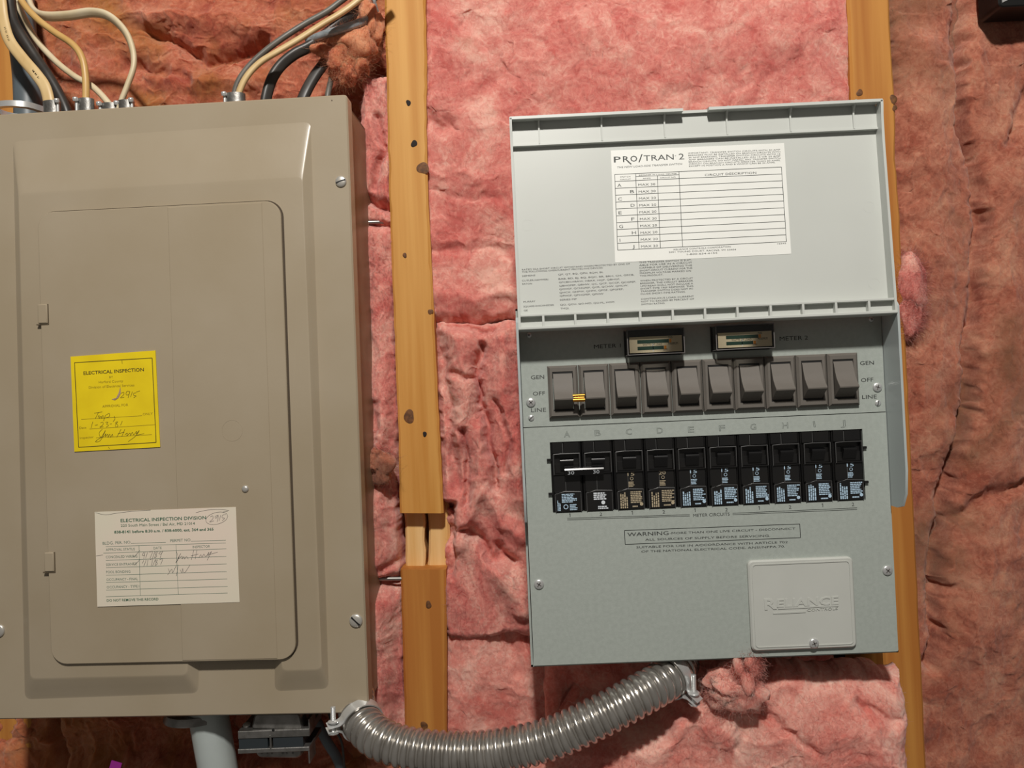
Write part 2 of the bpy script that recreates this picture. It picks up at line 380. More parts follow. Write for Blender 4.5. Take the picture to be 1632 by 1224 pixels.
def fibres(o, P, n, material, seed):
    if not n: return
    rs = np.random.RandomState(seed); V = []; Fc = []
    ny, nx = P.shape[:2]
    for _ in range(n):
        i = rs.randint(1, ny - 1); j = rs.randint(1, nx - 1); p = P[i, j]
        nrm = np.cross(P[i, j + 1] - P[i, j - 1], P[i - 1, j] - P[i + 1, j]); nrm = nrm / (np.linalg.norm(nrm) + 1e-9)
        if nrm[1] > 0: nrm = -nrm
        d = rs.randn(3); d = d - nrm * d.dot(nrm); d /= np.linalg.norm(d) + 1e-9; s = np.cross(nrm, d)
        ln = rs.uniform(.0015, .007); w_ = rs.uniform(.00004, .00010); up = rs.uniform(.05, .5); cv = rs.uniform(-.6, .6); base = len(V)
        for k in range(4):
            t = k / 3; c = p + d * ln * t + s * cv * ln * t * t + nrm * (ln * up * math.sin(t * 2.4) + .0001); ww = w_ * (1 - .6 * t)
            V.append(tuple(c - s * ww)); V.append(tuple(c + s * ww))
        for k in range(3): Fc.append((base + 2 * k, base + 2 * k + 1, base + 2 * k + 3, base + 2 * k + 2))
    me = bpy.data.meshes.new('loose_fibre'); me.from_pydata(V, [], Fc); me.materials.append(MATS[material])
    f = bpy.data.objects.new('loose_fibre', me); COL.objects.link(f); f.parent = o; f['kind'] = 'stuff'
def blob_shape(b1, C, rad, seed, amp):
    V = np.array([v.co[:] for v in b1.verts]); rs = np.random.RandomState(seed); s = np.ones(len(V))
    for fr_, am, cnt in ((1.6, .5, 6), (3.4, .28, 8), (7.5, .13, 12), (15, .06, 16)):
        for _ in range(cnt): w_ = rs.randn(3) * fr_; s = s + amp * am * np.sin(V @ w_ + rs.rand() * 6.28) / math.sqrt(cnt) * 1.6
    for v, q, sc in zip(b1.verts, V, s): v.co = Vector((C.x + q[0] * rad[0] * sc, C.y + q[1] * rad[1] * sc, C.z + q[2] * rad[2] * sc))
def blob(c, y, rad, material, label, seed, amp=.35, fib=900, name='insulation_tuft', sub=5):
    lobes = c if isinstance(c, list) else [(c[0], c[1], y, rad)]; bm = bmesh.new()
    for lx, ly, lyd, rad in lobes:
        C = at(lx, ly, lyd); seed += 1; b1 = bmesh.new(); bmesh.ops.create_icosphere(b1, subdivisions=sub, radius=1); blob_shape(b1, C, rad, seed, amp)
        t_ = bpy.data.meshes.new('t'); b1.to_mesh(t_); b1.free(); bm.from_mesh(t_); bpy.data.meshes.remove(t_)
    me = bpy.data.meshes.new(name); bm.to_mesh(me); bm.free(); me.materials.append(MATS[material])
    me.polygons.foreach_set('use_smooth', [True] * len(me.polygons))
    o = bpy.data.objects.new(name, me); COL.objects.link(o); tag(o, label, 'insulation')
    n = len(me.vertices); pts = np.array([v.co[:] for v in me.vertices]); side = int(math.sqrt(n)); 
    nr = np.array([v.normal[:] for v in me.vertices]); rs = np.random.RandomState(seed); Vv = []; Fc = []
    for _ in range(fib):
        i = rs.randint(0, n); d = nr[i] * .6 + rs.randn(3) * .6; d /= np.linalg.norm(d); s_ = np.cross(d, rs.randn(3)); s_ /= np.linalg.norm(s_) + 1e-9
        ln = rs.uniform(.003, .011); w_ = rs.uniform(.00004, .00009); b0 = len(Vv)
        for k in range(4):
            t = k / 3; p = pts[i] + d * ln * t + s_ * ln * .4 * t * t; Vv += [tuple(p - s_ * w_), tuple(p + s_ * w_)]
        for k in range(3): Fc.append((b0 + 2 * k, b0 + 2 * k + 1, b0 + 2 * k + 3, b0 + 2 * k + 2))
    me2 = bpy.data.meshes.new('loose_fibre'); me2.from_pydata(Vv, [], Fc); me2.materials.append(MATS[material])
    f = bpy.data.objects.new('loose_fibre', me2); COL.objects.link(f); f.parent = o; f['kind'] = 'stuff'
    return o

batt((672, -150, 1362, 1085), .006, 2.4, 'pink', 'broad pink insulation batt above and behind the transfer switch lid', 11, (5, 1.5, .7, .4),
     creases=[([(690, 195), (706, 205), (725, 200)], 10, 7), ([(690, 300), (800, 318)], 8, 2), ([(684, 400), (760, 390), (815, 402)], 9, 3), ([(740, 30), (800, 110), (760, 160)], 12, 3)],
     ridges=[([(700, 470), (760, 480), (815, 470)], 14, 5), ([(900, 60), (1100, 90), (1300, 40)], 60, 5)], fib=14000, open_sides='t',
     extra=lambda X, Y: -34 * sstep((Y - 495) / 50), thick=.05)
batt((690, 510, 872, 1020), -.002, 1.6, 'pink', 'rumpled pink insulation with deep vertical folds left of the transfer switch', 23, (4, 1.8, .8, .45),
     creases=[([(765, 545), (758, 600), (768, 655), (778, 720), (790, 790)], 6, 15), ([(700, 535), (708, 600), (716, 690), (722, 780)], 8, 10), ([(735, 690), (745, 740), (738, 800)], 5, 10), ([(735, 845), (770, 870), (790, 905), (800, 895)], 8, 14), ([(800, 880), (822, 893)], 9, 14), ([(790, 640), (812, 700), (806, 760)], 5, 6), ([(700, 520), (760, 524), (800, 516)], 6, 8), ([(720, 590), (750, 600)], 5, 6)],
     ridges=[([(733, 540), (738, 640), (728, 700)], 18, 11), ([(798, 540), (800, 620), (822, 720), (830, 800)], 19, 12), ([(762, 690), (768, 760), (752, 830)], 13, 10), ([(722, 800), (735, 870)], 14, 7), ([(800, 920), (830, 970)], 20, 12), ([(775, 800), (800, 840), (840, 850)], 14, 9)],
     stretch=(.7, 2.0), fib=9000, edge=(16, 16), rag=3.5, extra=lambda X, Y: -34 * sstep((730 - X) / 14) * sstep((Y - 790) / 20) * sstep((930 - Y) / 20) - 10 * sstep((708 + (Y - 600) * .03 - X) / 14))
batt((706, 800, 1180, 1420), .012, 2.2, 'pinkpale', 'smooth pale pink insulation batt behind the metal flexible conduit', 37, (5, 1.4, .6, .35),
     creases=[([(700, 838), (770, 905), (840, 990), (880, 1050)], 14, 9), ([(990, 1065), (960, 1090), (930, 1100)], 16, 14), ([(770, 930), (830, 1060)], 10, 4)], ridges=[([(720, 900), (760, 1010), (750, 1150)], 40, 6)], fib=8000, open_sides='b')
batt((870, 1076, 1452, 1400), -.074, 1.8, 'pinkpale', 'pale pink insulation flap bulging over the right stud below the transfer switch', 41, (4, 1.6, .7, .35),
     creases=[([(1205, 1130), (1245, 1150), (1290, 1180)], 7, 5), ([(1180, 1150), (1175, 1190)], 9, 4), ([(1370, 1130), (1420, 1140)], 9, 5)], ridges=[([(1120, 1120), (1160, 1180)], 26, 5), ([(1380, 1170), (1400, 1210)], 30, 5)],
     edge=(34, 26), rag=5, fib=9000, open_sides='b', extra=lambda X, Y: 8 * sstep((Y - 1075) / 90) - 66 * sstep((1135 + (1120 - Y) * 1.1 - X) / 60) * sstep((1200 - Y) / 60))
blob([(1185, 1072, -.092, (.008, .007, .017)), (1168, 1092, -.086, (.016, .010, .012)), (1146, 1098, -.080, (.013, .010, .010)), (1196, 1056, -.094, (.006, .004, .009))], 0, 0, 'pinkpale', 'frayed pink insulation tuft poking up under the transfer switch', 47, .6, 6000, sub=4)
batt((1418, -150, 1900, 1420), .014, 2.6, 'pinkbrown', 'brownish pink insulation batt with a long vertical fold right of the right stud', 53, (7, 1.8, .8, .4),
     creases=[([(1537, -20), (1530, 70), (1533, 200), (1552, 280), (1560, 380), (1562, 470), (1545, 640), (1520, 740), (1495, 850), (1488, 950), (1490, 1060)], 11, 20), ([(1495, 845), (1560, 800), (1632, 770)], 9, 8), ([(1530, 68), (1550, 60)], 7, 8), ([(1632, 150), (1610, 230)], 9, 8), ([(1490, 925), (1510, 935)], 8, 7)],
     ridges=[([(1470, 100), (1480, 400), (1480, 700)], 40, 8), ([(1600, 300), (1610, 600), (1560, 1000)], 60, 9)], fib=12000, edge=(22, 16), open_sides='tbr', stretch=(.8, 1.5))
batt((574, 118, 652, 1165), .004, 1.4, 'pink', 'narrow crumpled pink insulation strip between beige panel and notched stud', 61, (4, 2.6, 1.2, .55),
     creases=[([(598, 180), (612, 240), (600, 300)], 6, 8), ([(590, 318), (622, 335)], 9, 14), ([(590, 362), (625, 368)], 5, 8), ([(600, 760), (640, 800)], 9, 8), ([(600, 905), (640, 880)], 7, 7), ([(580, 920), (650, 918)], 12, 24), ([(595, 640), (605, 750)], 7, 6)],
     ridges=[([(606, 380), (612, 560), (606, 720)], 14, 6), ([(620, 960), (622, 1100)], 16, 6)], edge=(14, 10), rag=3, stretch=(.5, 1.8), fib=9000,
     extra=lambda X, Y: 24 * sstep((Y - 420) / 560) * sstep((640 - X) / 34) - 30 * sstep((X - 632) / 8) * sstep((Y - 800) / 14) * sstep((925 - Y) / 14) - 16 * sstep((X - (612 + Y * .026)) / 10))
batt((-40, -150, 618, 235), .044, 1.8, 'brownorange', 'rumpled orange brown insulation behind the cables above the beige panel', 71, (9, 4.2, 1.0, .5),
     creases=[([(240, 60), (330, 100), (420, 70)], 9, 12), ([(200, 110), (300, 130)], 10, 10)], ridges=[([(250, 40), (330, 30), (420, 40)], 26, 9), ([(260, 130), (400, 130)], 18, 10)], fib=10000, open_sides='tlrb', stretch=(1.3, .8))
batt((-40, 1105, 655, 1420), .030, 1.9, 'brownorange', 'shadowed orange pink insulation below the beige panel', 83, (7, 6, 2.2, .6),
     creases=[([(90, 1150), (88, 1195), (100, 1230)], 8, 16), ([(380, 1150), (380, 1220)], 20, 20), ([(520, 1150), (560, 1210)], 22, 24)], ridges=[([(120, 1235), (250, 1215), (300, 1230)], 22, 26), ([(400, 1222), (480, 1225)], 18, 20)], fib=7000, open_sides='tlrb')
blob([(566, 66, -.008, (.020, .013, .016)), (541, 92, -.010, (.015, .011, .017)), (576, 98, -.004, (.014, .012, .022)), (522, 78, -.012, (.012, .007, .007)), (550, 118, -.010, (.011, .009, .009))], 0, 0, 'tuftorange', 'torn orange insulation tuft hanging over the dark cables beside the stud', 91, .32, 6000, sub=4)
blob((585, 40), -.004, (.014, .012, .028), 'tuftorange', 'small brown insulation clump beside the top of the notched stud', 95, .4, 900, sub=4)
blob([(1449, 455, .006, (.017, .010, .030)), (1446, 500, .004, (.012, .008, .022))], 0, 0, 'pink', 'pink insulation wad squeezed over the right stud beside the open lid', 121, .16, 6000, sub=5)
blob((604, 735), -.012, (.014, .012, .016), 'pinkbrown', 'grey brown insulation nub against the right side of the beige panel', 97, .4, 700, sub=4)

# ------------------------------------------------------------------ beige breaker panel
MB_ = TR((-.135879, -.072, ZC - .001746)) @ rot(-.0384308, .0000534, .0063327).to_4x4()
FB = Frame(MB_)
panel = empty('breaker_panel', MB_, 'old beige metal breaker panel with a closed door at the left', 'breaker panel')
def screw(parent, c, r, kind, ma='steel', ang=20, h=None, name='screw'):
    h = h or r * .45; s = MB()
    prof = [(r, 0), (r, h * .35)] + [(r * math.cos(R_(t)), h * .35 + h * .65 * math.sin(R_(t))) for t in (15, 35, 55, 75)]
    s.lathe(prof + [(r * .05, h)], c, n=24); o = s.build(name, ma, parent, 50)
    k = MB(); ca, sa = math.cos(R_(ang)), math.sin(R_(ang))
    def bar(cx_, sx_, ln, wd):
        P = [(c[0] + u * cx_ - v * sx_, c[2] + u * sx_ + v * cx_) for u, v in ((-ln, -wd), (ln, -wd), (ln, wd), (-ln, wd))]
        k.prism(P, c[1] - h * .3, c[1] - h * 1.02)
    if kind == 'slot': bar(ca, sa, r * .86, r * .11)
    else: bar(ca, sa, r * .52, r * .12); bar(-sa, ca, r * .52, r * .12)
    k.build('drive_slot', 'slot' if kind == 'slot' else 'pencil', o); return o
HP = .5107 / 2; XL = FB.uv(-26, 600)[0]
m = MB(); m.prism(rrect(XL, 0, -HP, HP, .003, 3), .014, 0, .0012)
cover = m.build('cover', 'beige', panel, 35)
foot = [(21, 227), (495, 196), (524, 1097), (438, 1101), (438, 1030), (318, 1036), (316, 1104), (40, 1114)]
crest = [(29, 307), (482, 281), (513, 1067), (449, 1069), (449, 1022), (300, 1030), (298, 1076), (48, 1082)]
YC = -.0075
def fillet(pl, r, n=4):
    out = []
    for i in range(len(pl)):
        p, a_, b_ = Vector(pl[i]), Vector(pl[i - 1]), Vector(pl[(i + 1) % len(pl)])
        q0 = p + (a_ - p).normalized() * min(r, (a_ - p).length * .4); q1 = p + (b_ - p).normalized() * min(r, (b_ - p).length * .4)
        for k in range(n + 1):
            t = k / n; out.append(tuple(q0 * (1 - t) ** 2 + p * 2 * t * (1 - t) + q1 * t * t))
    return out
fl = fillet([FB.uv(*p, 0) for p in foot], .006); cl = fillet([FB.uv(*p, YC) for p in crest], .005)
loops = []
for k, (t, y) in enumerate(((-.06, .0002), (0, -.0001), (.08, -.0006), (.5, YC * .5), (.92, YC + .0006), (1, YC + .0001))):
    loops.append([(f_[0] + (c_[0] - f_[0]) * t, y, f_[1] + (c_[1] - f_[1]) * t) for f_, c_ in zip(fl, cl)])
loops.append([(p[0], YC, p[1]) for p in inset(cl, .0008)])
m = MB(); m.loft(loops, False, True); m.build('raised_frame', 'beige', panel, 40)
x0, x1, z0, z1 = FB.rect([(63, 340), (449, 318), (470, 1050), (79, 1060)], YC - .0025)
YD = YC - .0030
m = MB(); m.prism(rrect(x0, x1, z0, z1, .0135, 8), YC - .0002, YD, .0006); door = m.build('door', 'beige', panel, 35)
o_ = rrect(x0 - .0011, x1 + .0014, z0 - .0006, z1 + .0011, .0146, 8); m = MB(); m.ring(o_, inset(o_, .0022), YC + .0002, YC - .00015); m.build('door_gap_shade', 'gap', panel)  # flat dark ring painting the shade in the gap round the door
m = MB(); xs = FB.uv(271, 400, YD)[0], FB.uv(280, 700, YD)[0]; xa = FB.uv(279, 690, YD)[0]
m.prism([(xa, z0 + .001), (x1 - .0006, z0 + .016), (x1 - .0006, z1 - .016), (xa, z1 - .001)][0:0] or [(xa, z0 + .0012), (FB.uv(430, 690, YD)[0], z0 + .0012), (FB.uv(430, 690, YD)[0], z1 - .0012), (xa, z1 - .0012)], YD + .0005, YD - .0005, .0004)
m.build('folded_panel', 'beige', door, 20)
m = MB(); c = FB.p(370, 686, YD - .0005); m.ring([(c[0] + .0088 * math.cos(t * .2618), c[2] + .0088 * math.sin(t * .2618)) for t in range(24)], [(c[0] + .0083 * math.cos(t * .2618), c[2] + .0083 * math.sin(t * .2618)) for t in range(24)], c[1] + .0002, c[1] - .00012); m.build('knockout_ring', 'beige', door)
c = FB.p(391, 779, YD - .0005); m = MB(); m.lathe([(.0029, 0), (.0029, .0006), (.0022, .0014), (.001, .0017)], c, n=18); m.build('latch_rivet', 'steel', door, 50)
for px, py, pw, ph in ((69, 500.5, 15, 31), (79.5, 895.5, 15, 31)):
    q = FB.rect([(px - pw / 2, py - ph / 2), (px + pw / 2, py - ph / 2), (px + pw / 2, py + ph / 2), (px - pw / 2, py + ph / 2)], YD)
    m = MB(); m.prism(rrect(*q, .001, 2), YC, YD - .0016, .0008); h_ = m.build('hinge', 'beige', panel, 30)
    m = MB(); m.box(q[1] - .0003, q[1] + .0007, YC, YD - .0003, q[2] - .001, q[3]); m.box(q[0] - .002, q[1], YC, YD - .0003, q[2] - .0011, q[2] - .0001); m.build('hinge_slot', 'seam', h_)
x1b = -.0035
m = MB()
for u in ((x1b - .0016, x1b), (XL + .004, XL + .0056)): m.box(u[0], u[1], .098, .0135, -HP + .003, HP - .003)
m.box(XL + .004, x1b, .098, .0135, HP - .0046, HP - .003); m.box(XL + .004, x1b, .098, .0135, -HP + .003, -HP + .0046); m.box(XL + .004, x1b, .098, .0964, -HP + .003, HP - .003)
m.build('box', 'beige_side_shade', panel)
for px, py, r, an in ((543.5, 289.5, .0047, 18), (567.5, 989, .0055, -45), (-2, 1005, .0055, 60)): screw(panel, FB.p(px, py), r, 'slot', 'steel', an)
c = FB.p(529, 160); m = MB(); m.lathe([(.0006, 0), (.0006, .0002), (.0002, .0003)], c, n=10); m.build('paint_chip', 'seam', panel)

# ------------------------------------------------------------------ inspection papers stuck on the door
def paper(name, fr, corners, dy, ma, th=.0002):
    m = MB(); m.prism([fr.uv(*c, dy) for c in corners], dy + th, dy); return m.build(name, ma)
DY = YD - .0008
stk = paper('inspection_sticker', FB, [(112.4, 568.4), (247.5, 558.5), (255.1, 712.5), (118.4, 719.9)], DY, 'yellow', .0006); stk.matrix_world = MB_
tag(stk, 'yellow electrical inspection sticker on the beige panel door', 'sticker')
D2 = DY - .0001
m = MB(); B_ = [(118.7, 578), (242.4, 570.6), (248.8, 705.1), (125.3, 712.9)]
for i in range(4): line(m, FB, B_[i], B_[(i + 1) % 4], 1.1, D2)
text(m, FB, 'ELECTRICAL INSPECTION', (133.1, 597.4), (229.4, 591.5), 5.6, D2, .015)
m.build('printed_heading', 'yellowink', stk, fix=False)['kind'] = 'stuff'
m = MB()
for s, a_, b_, h_ in (('BY', (174.3, 602.6), (180.1, 602.2), 3.2), ('Harford County', (157.4, 611), (196.3, 608.8), 4), ('Division of Electrical Services', (141.6, 619.4), (214, 615.4), 4), ('APPROVAL FOR', (163.2, 649.7), (204.4, 647), 4.2), ('ONLY', (227.6, 662), (243.4, 661), 4), ('Date', (126.5, 683.8), (137.5, 683), 3.8), ('Inspector', (127.2, 699.7), (149.3, 697.8), 3.6)):
    text(m, FB, s, a_, b_, h_, D2)
for a_, b_ in (((129.4, 668.4), (226.5, 662.5)), ((142.6, 683.8), (247, 676.8)), ((153, 697.8), (242, 692.6))): line(m, FB, a_, b_, .6, D2)
m.build('printed_form', 'yellowfaint', stk, fix=False)['kind'] = 'stuff'
m = MB()
S = [[(193, 627), (197, 625), (197, 629), (192, 634), (198, 633)], [(207, 624), (202, 624), (201, 629), (205, 629), (207, 624), (204, 634)], [(211, 624), (208, 633)], [(217, 626), (213, 627), (213, 630), (217, 631), (213, 634)], [(217, 625), (223, 623)],
     [(150, 658.5), (163, 656.5)], [(157, 657), (152, 667)], [(156, 665), (158, 662), (158, 667), (161, 663), (162, 667), (164, 662), (166, 667), (168, 662), (165, 671)], [(168, 662), (174, 659), (174, 664), (168, 666)], [(182, 663), (183, 668), (180, 672)],
     [(148, 672), (145, 682)], [(151, 678), (156, 677)], [(160, 674), (164, 673), (164, 677), (159, 681), (165, 680)], [(168, 673), (172, 673), (170, 676), (173, 678), (169, 681)], [(175, 676), (178, 675.5)], [(187, 672), (184, 674), (188, 678), (185, 681), (184, 677), (188, 672)], [(195, 671), (192, 678)],
     [(163, 684), (158, 690), (161, 697), (168, 686), (160, 702), (152, 704), (158, 699), (166, 695), (169, 691), (168, 696), (172, 692), (172, 697), (175, 692), (176, 697), (179, 692), (180, 696)], [(193, 684), (186, 697)], [(199, 684), (194, 696)], [(188, 691), (198, 689)], [(199, 693), (203, 690), (202, 695), (207, 690), (208, 694), (211, 689), (213, 693), (218, 687), (217, 692), (222, 686), (216, 695), (204, 704)], [(216, 694), (230, 691)], [(194, 573.5), (195, 580)], [(172.5, 712), (174.5, 715)]]
for s in S: stroke(m, FB, s, .6, D2)
m.build('handwriting', 'yellowink', stk, fix=False)['kind'] = 'stuff'
m = MB(); m.prism([FB.uv(*p, D2) for p in ((178, 636), (185, 634.5), (189, 627), (192, 617), (192.5, 627), (189, 634), (183, 638))], D2, D2 - .0002); m.build('torn_spot', 'tear', stk)
crd = paper('inspection_card', FB, [(150.8, 815.9), (375.8, 808), (381.8, 959.6), (155.1, 967)], DY, 'card', .0003); crd.matrix_world = MB_
tag(crd, 'white inspection record card with green print on the lower door', 'card')
m = MB()
for s, a_, b_, h_, bo in (('ELECTRICAL INSPECTION DIVISION', (192.3, 832.3), (328.5, 827.4), 5.4, .015), ('220 South Main Street / Bel Air, MD 21014', (192.6, 839.8), (310.5, 836.3), 4.6, 0), ('838-8141 before 8:30 a.m. / 838-6000, ext. 364 and 365', (182.2, 850.2), (340.3, 845.4), 4.5, .02), ('DO NOT REMOVE THIS RECORD', (170.3, 959), (252.6, 956.6), 4.1, .01)):
    text(m, FB, s, a_, b_, h_, D2, bo)
m.build('printed_heading', 'cardgreen', crd, fix=False)['kind'] = 'stuff'
m = MB()
for s, a_, b_, h_ in (('BLDG. PER. NO', (163.6, 868.2), (207.7, 866.1), 4.8), ('PERMIT NO', (271.4, 864), (303.6, 862.6), 4.8), ('APPROVAL STATUS', (168.7, 878), (214.9, 877), 4.2), ('CONCEALED WIRING', (168.7, 889.7), (218.9, 888.4), 4.2), ('SERVICE ENTRANCE', (169, 902), (218, 900.4), 4.2), ('POOL BONDING', (169.2, 913.6), (207.7, 912.8), 4.2), ('OCCUPANCY - FINAL', (169.8, 925.9), (219.7, 924.3), 4.2), ('OCCUPANCY - TYPE I', (170.3, 937.8), (222, 936.2), 4.2), ('DATE', (244.7, 875.5), (257.6, 875), 4), ('INSPECTOR', (307, 873.6), (334.7, 872.5), 4)):
    text(m, FB, s, a_, b_, h_, D2)
for q in ((208.5, 866.1, 264.3, 864.2), (304.1, 862.6, 359.9, 861), (168.4, 871.2, 359.9, 865.3), (164.7, 881.6, 360.6, 874.6), (168.7, 893.2, 360.6, 886.8), (169, 904.7, 361.1, 898.8), (169, 916.8, 361.1, 911), (169, 928.4, 362.2, 922.7), (169, 940.5, 362.7, 934.6), (168.7, 951, 362.7, 945), (221.6, 869.6, 223.6, 949), (280.5, 867.7, 284.2, 947.4)): line(m, FB, q[:2], q[2:], .6, D2)
m.build('printed_form', 'cardline', crd, fix=False)['kind'] = 'stuff'
m = MB()
S = [[(345.5 + 17.5 * math.cos(t), 826 - 5.5 * math.cos(t) * .6 + 9.5 * math.sin(t)) for t in [i * .524 for i in range(13)]],
     [(335, 824), (339, 822), (339, 827), (334, 832), (341, 830)], [(348, 821), (343, 823), (344, 826), (348, 822), (346, 832)], [(352, 821), (349, 830)], [(360, 820), (355, 821), (354, 825), (358, 826), (354, 830)], [(355, 816), (363, 815)],
     [(229, 880), (227, 885), (231, 885)], [(231, 880), (229, 891)], [(235, 880), (232, 890)], [(238, 880), (243, 879), (239, 890)], [(247, 878), (243, 890)], [(251, 879), (247, 882), (250, 886), (246, 889), (251, 880)], [(257, 879), (253, 882), (257, 883), (259, 878), (255, 889)],
     [(229, 893), (227, 898)], [(233, 892), (229, 903)], [(236, 892), (234, 902)], [(239, 892), (243, 891), (241, 902)], [(248, 891), (243, 902)], [(251, 892), (247, 894), (251, 898), (247, 901), (251, 892)], [(254, 892), (259, 891), (256, 900)],
     [(281, 878), (284, 890), (280, 897), (288, 882), (284, 891), (290, 886), (290, 891), (293, 887), (294, 891), (297, 887), (300, 891)], [(309, 876), (305, 892)], [(314, 876), (311, 891)], [(304, 886), (316, 883)], [(317, 889), (320, 884), (322, 888), (325, 883), (328, 887), (333, 880), (331, 886), (337, 879), (330, 893)], [(333, 884), (347, 880)],
     [(268, 906), (270, 912), (267, 916)], [(270, 912), (274, 907), (275, 913), (281, 901)], [(284, 900), (281, 918)], [(287, 908), (290, 913), (291, 906), (294, 913), (303, 900)], [(212, 884), (213, 888), (217, 884), (223, 877)], [(212, 896), (213, 900), (217, 898), (223, 892)], [(152, 817), (168, 820.5), (185, 818), (210, 815), (240, 813)], [(153, 886), (164, 884.5)], [(312, 817), (330, 813), (350, 812), (365, 813.5)]]
for s in S: stroke(m, FB, s, .55, D2)
m.build('handwriting', 'pencil', crd, fix=False)['kind'] = 'stuff'

# ------------------------------------------------------------------ transfer switch
MT = TR((.1413, -.10, ZC - .12)); FT = Frame(MT)
ts = empty('transfer_switch', MT, 'grey manual transfer switch with its lid open and a row of black breakers', 'transfer switch')
BX0, BX1, BZ0, _z = FT.rect([(834, 681), (1412, 656), (1431, 1038), (851, 1061)]); ZS = _z
ZT = FT.uv(1120, 478, 0)[1]
def sub(o, label=None, kind=None):
    if label: o['label'] = label
    if kind: o['kind'] = kind
    return o
m = MB(); e_ = .0022
for q in ((BX0 - e_, BX0 - e_ + .0016), (BX1 + e_ - .0016, BX1 + e_)): m.box(q[0], q[1], .1, .004, BZ0 - e_, ZT)
m.box(BX0 - e_, BX1 + e_, .1, .004, BZ0 - e_, BZ0 - e_ + .0016); m.box(BX0 - e_, BX1 + e_, .1, .004, ZT - .0016, ZT); m.box(BX0 - e_, BX1 + e_, .1, .0985, BZ0 - e_, ZT)
m.build('enclosure', 'greymetal', ts)
# lower cover with the breaker window, built as four strips around the opening
bx0, bx1, bz0, bz1 = FT.rect([(876, 704.2), (1373.9, 684.3), (1380.4, 797.5), (881.5, 816.9)])
def plate_with_hole(x0, x1, z0, z1, h, y0, y1):
    o_ = [(x0, z0), (x1, z0), (x1, z1), (x0, z1)]; i_ = [(h[0], h[2]), (h[1], h[2]), (h[1], h[3]), (h[0], h[3])]
    return MB().ring(o_, i_, y0, y1)
plate_with_hole(BX0, BX1, BZ0, ZS - .0006, (bx0, bx1, bz0, bz1), .006, 0).build('lower_cover', 'greymetal', ts)
m = MB(); m.box(BX0, BX1, .006, .0004, ZS, ZT - .002); m.build('switch_plate', 'greymetal', ts)
# side guards
for sx in (0, 1):
    X = BX1 + .0004 if sx else BX0 - .0022; zt = FT.uv(1431, 478, -.026)[1]; zb = FT.uv(1437, 812, -.02)[1]
    prof = [(.004, zt), (-.022, zt), (-.0255, zt - .004), (-.0262, zb + .03), (-.024, zb + .012), (-.018, zb + .002), (-.010, zb), (.004, zb)]
    m = MB(); m.loft([[(X, y, z) for y, z in prof], [(X + .0018, y, z) for y, z in prof]]); m.build('side_guard', 'wing', ts, 30)
# --- lid, hinged at its lower edge and leaning back slightly
hz = FT.uv(1125, 511, -.026)[1]
ML = TR((0, -.016, hz)) @ Matrix.Rotation(R_(-3.0), 4, 'X'); FL = Frame(MT @ ML)
RY = -.010; UY = -.0032
lx0, lx1, lz0, lz1 = FL.rect([(811.8, 187.5), (1408, 158.5), (1428.5, 498), (826, 524)], RY)
zl1 = FL.uv(1125, 488, RY)[1]; zstep = (FL.uv(821, 238, 0)[1] + FL.uv(1390, 207, 0)[1]) / 2 ; zu = (FL.uv(820, 196, UY)[1] + FL.uv(1395, 167, UY)[1]) / 2
wt = .0019
m = MB(); m.box(lx0, lx1, .0026, 0, lz0 + .002, zu, 0)
lid = m.build('lid', 'lidplastic', ts, M=ML); lid['label'] = 'open light grey lid with a printed label inside'
m = MB(); m.box(lx0 + wt, lx1 - wt, 0, UY, zstep, zu + .0005); m.box(lx0 + wt, lx1 - wt, UY, UY - .0009, zstep, zstep + .0014); m.build('stepped_rim', 'lidplastic', lid)
for sx in (0, 1):
    X = lx1 - wt if sx else lx0
    prof = [(.0026, lz0), (RY, lz0), (RY, zstep - .012), (RY - .0005, zstep), (RY - .001, zstep + .009), (RY - .002, zstep + .016), (RY - .002, lz1 - .001), (RY - .001, lz1), (.0026, lz1 - .004)]
    m = MB(); m.loft([[(X, y, z) for y, z in prof], [(X + wt, y, z) for y, z in prof]]); m.build('side_rim', 'lidplastic', lid, 30)
nx0, nx1 = FL.uv(1088, 178, RY)[0], FL.uv(1129, 176, RY)[0]; TY = RY - .002
def topwall(xa, xb, yf, t=1.0):
    A = [(.0026, zu + .0016), (UY + .0002, zu + .0002), (yf, zu + (lz1 - .0022 - zu) * t), (yf, zu + (lz1 - .0022 - zu) * t + .0022), (.0026, zu + .0045)]
    return MB().loft([[(xa, y, z) for y, z in A], [(xb, y, z) for y, z in A]])
topwall(lx0 + .0004, nx0, TY).build('top_rim', 'lidplastic', lid); topwall(nx1, lx1 - .0004, TY).build('top_rim', 'lidplastic', lid)
topwall(nx0, nx1, TY + .006, .30).build('finger_notch', 'lidplastic', lid)
for px in (857.5, 957, 1057, 1156, 1257, 1357.5):
    x = FL.uv(px + 1, 200 - (px - 857) * .048, UY)[0]
    m = MB(); A = [(UY, zstep + .001), (UY - .0012, zstep + .001), (UY - .0016, zu - .006), (TY + .001, zu + .0022), (UY, zu + .0005)]
    m.loft([[(x - .0006, y, z) for y, z in A], [(x + .0006, y, z) for y, z in A]]); m.build('rib', 'lidplastic', lid)
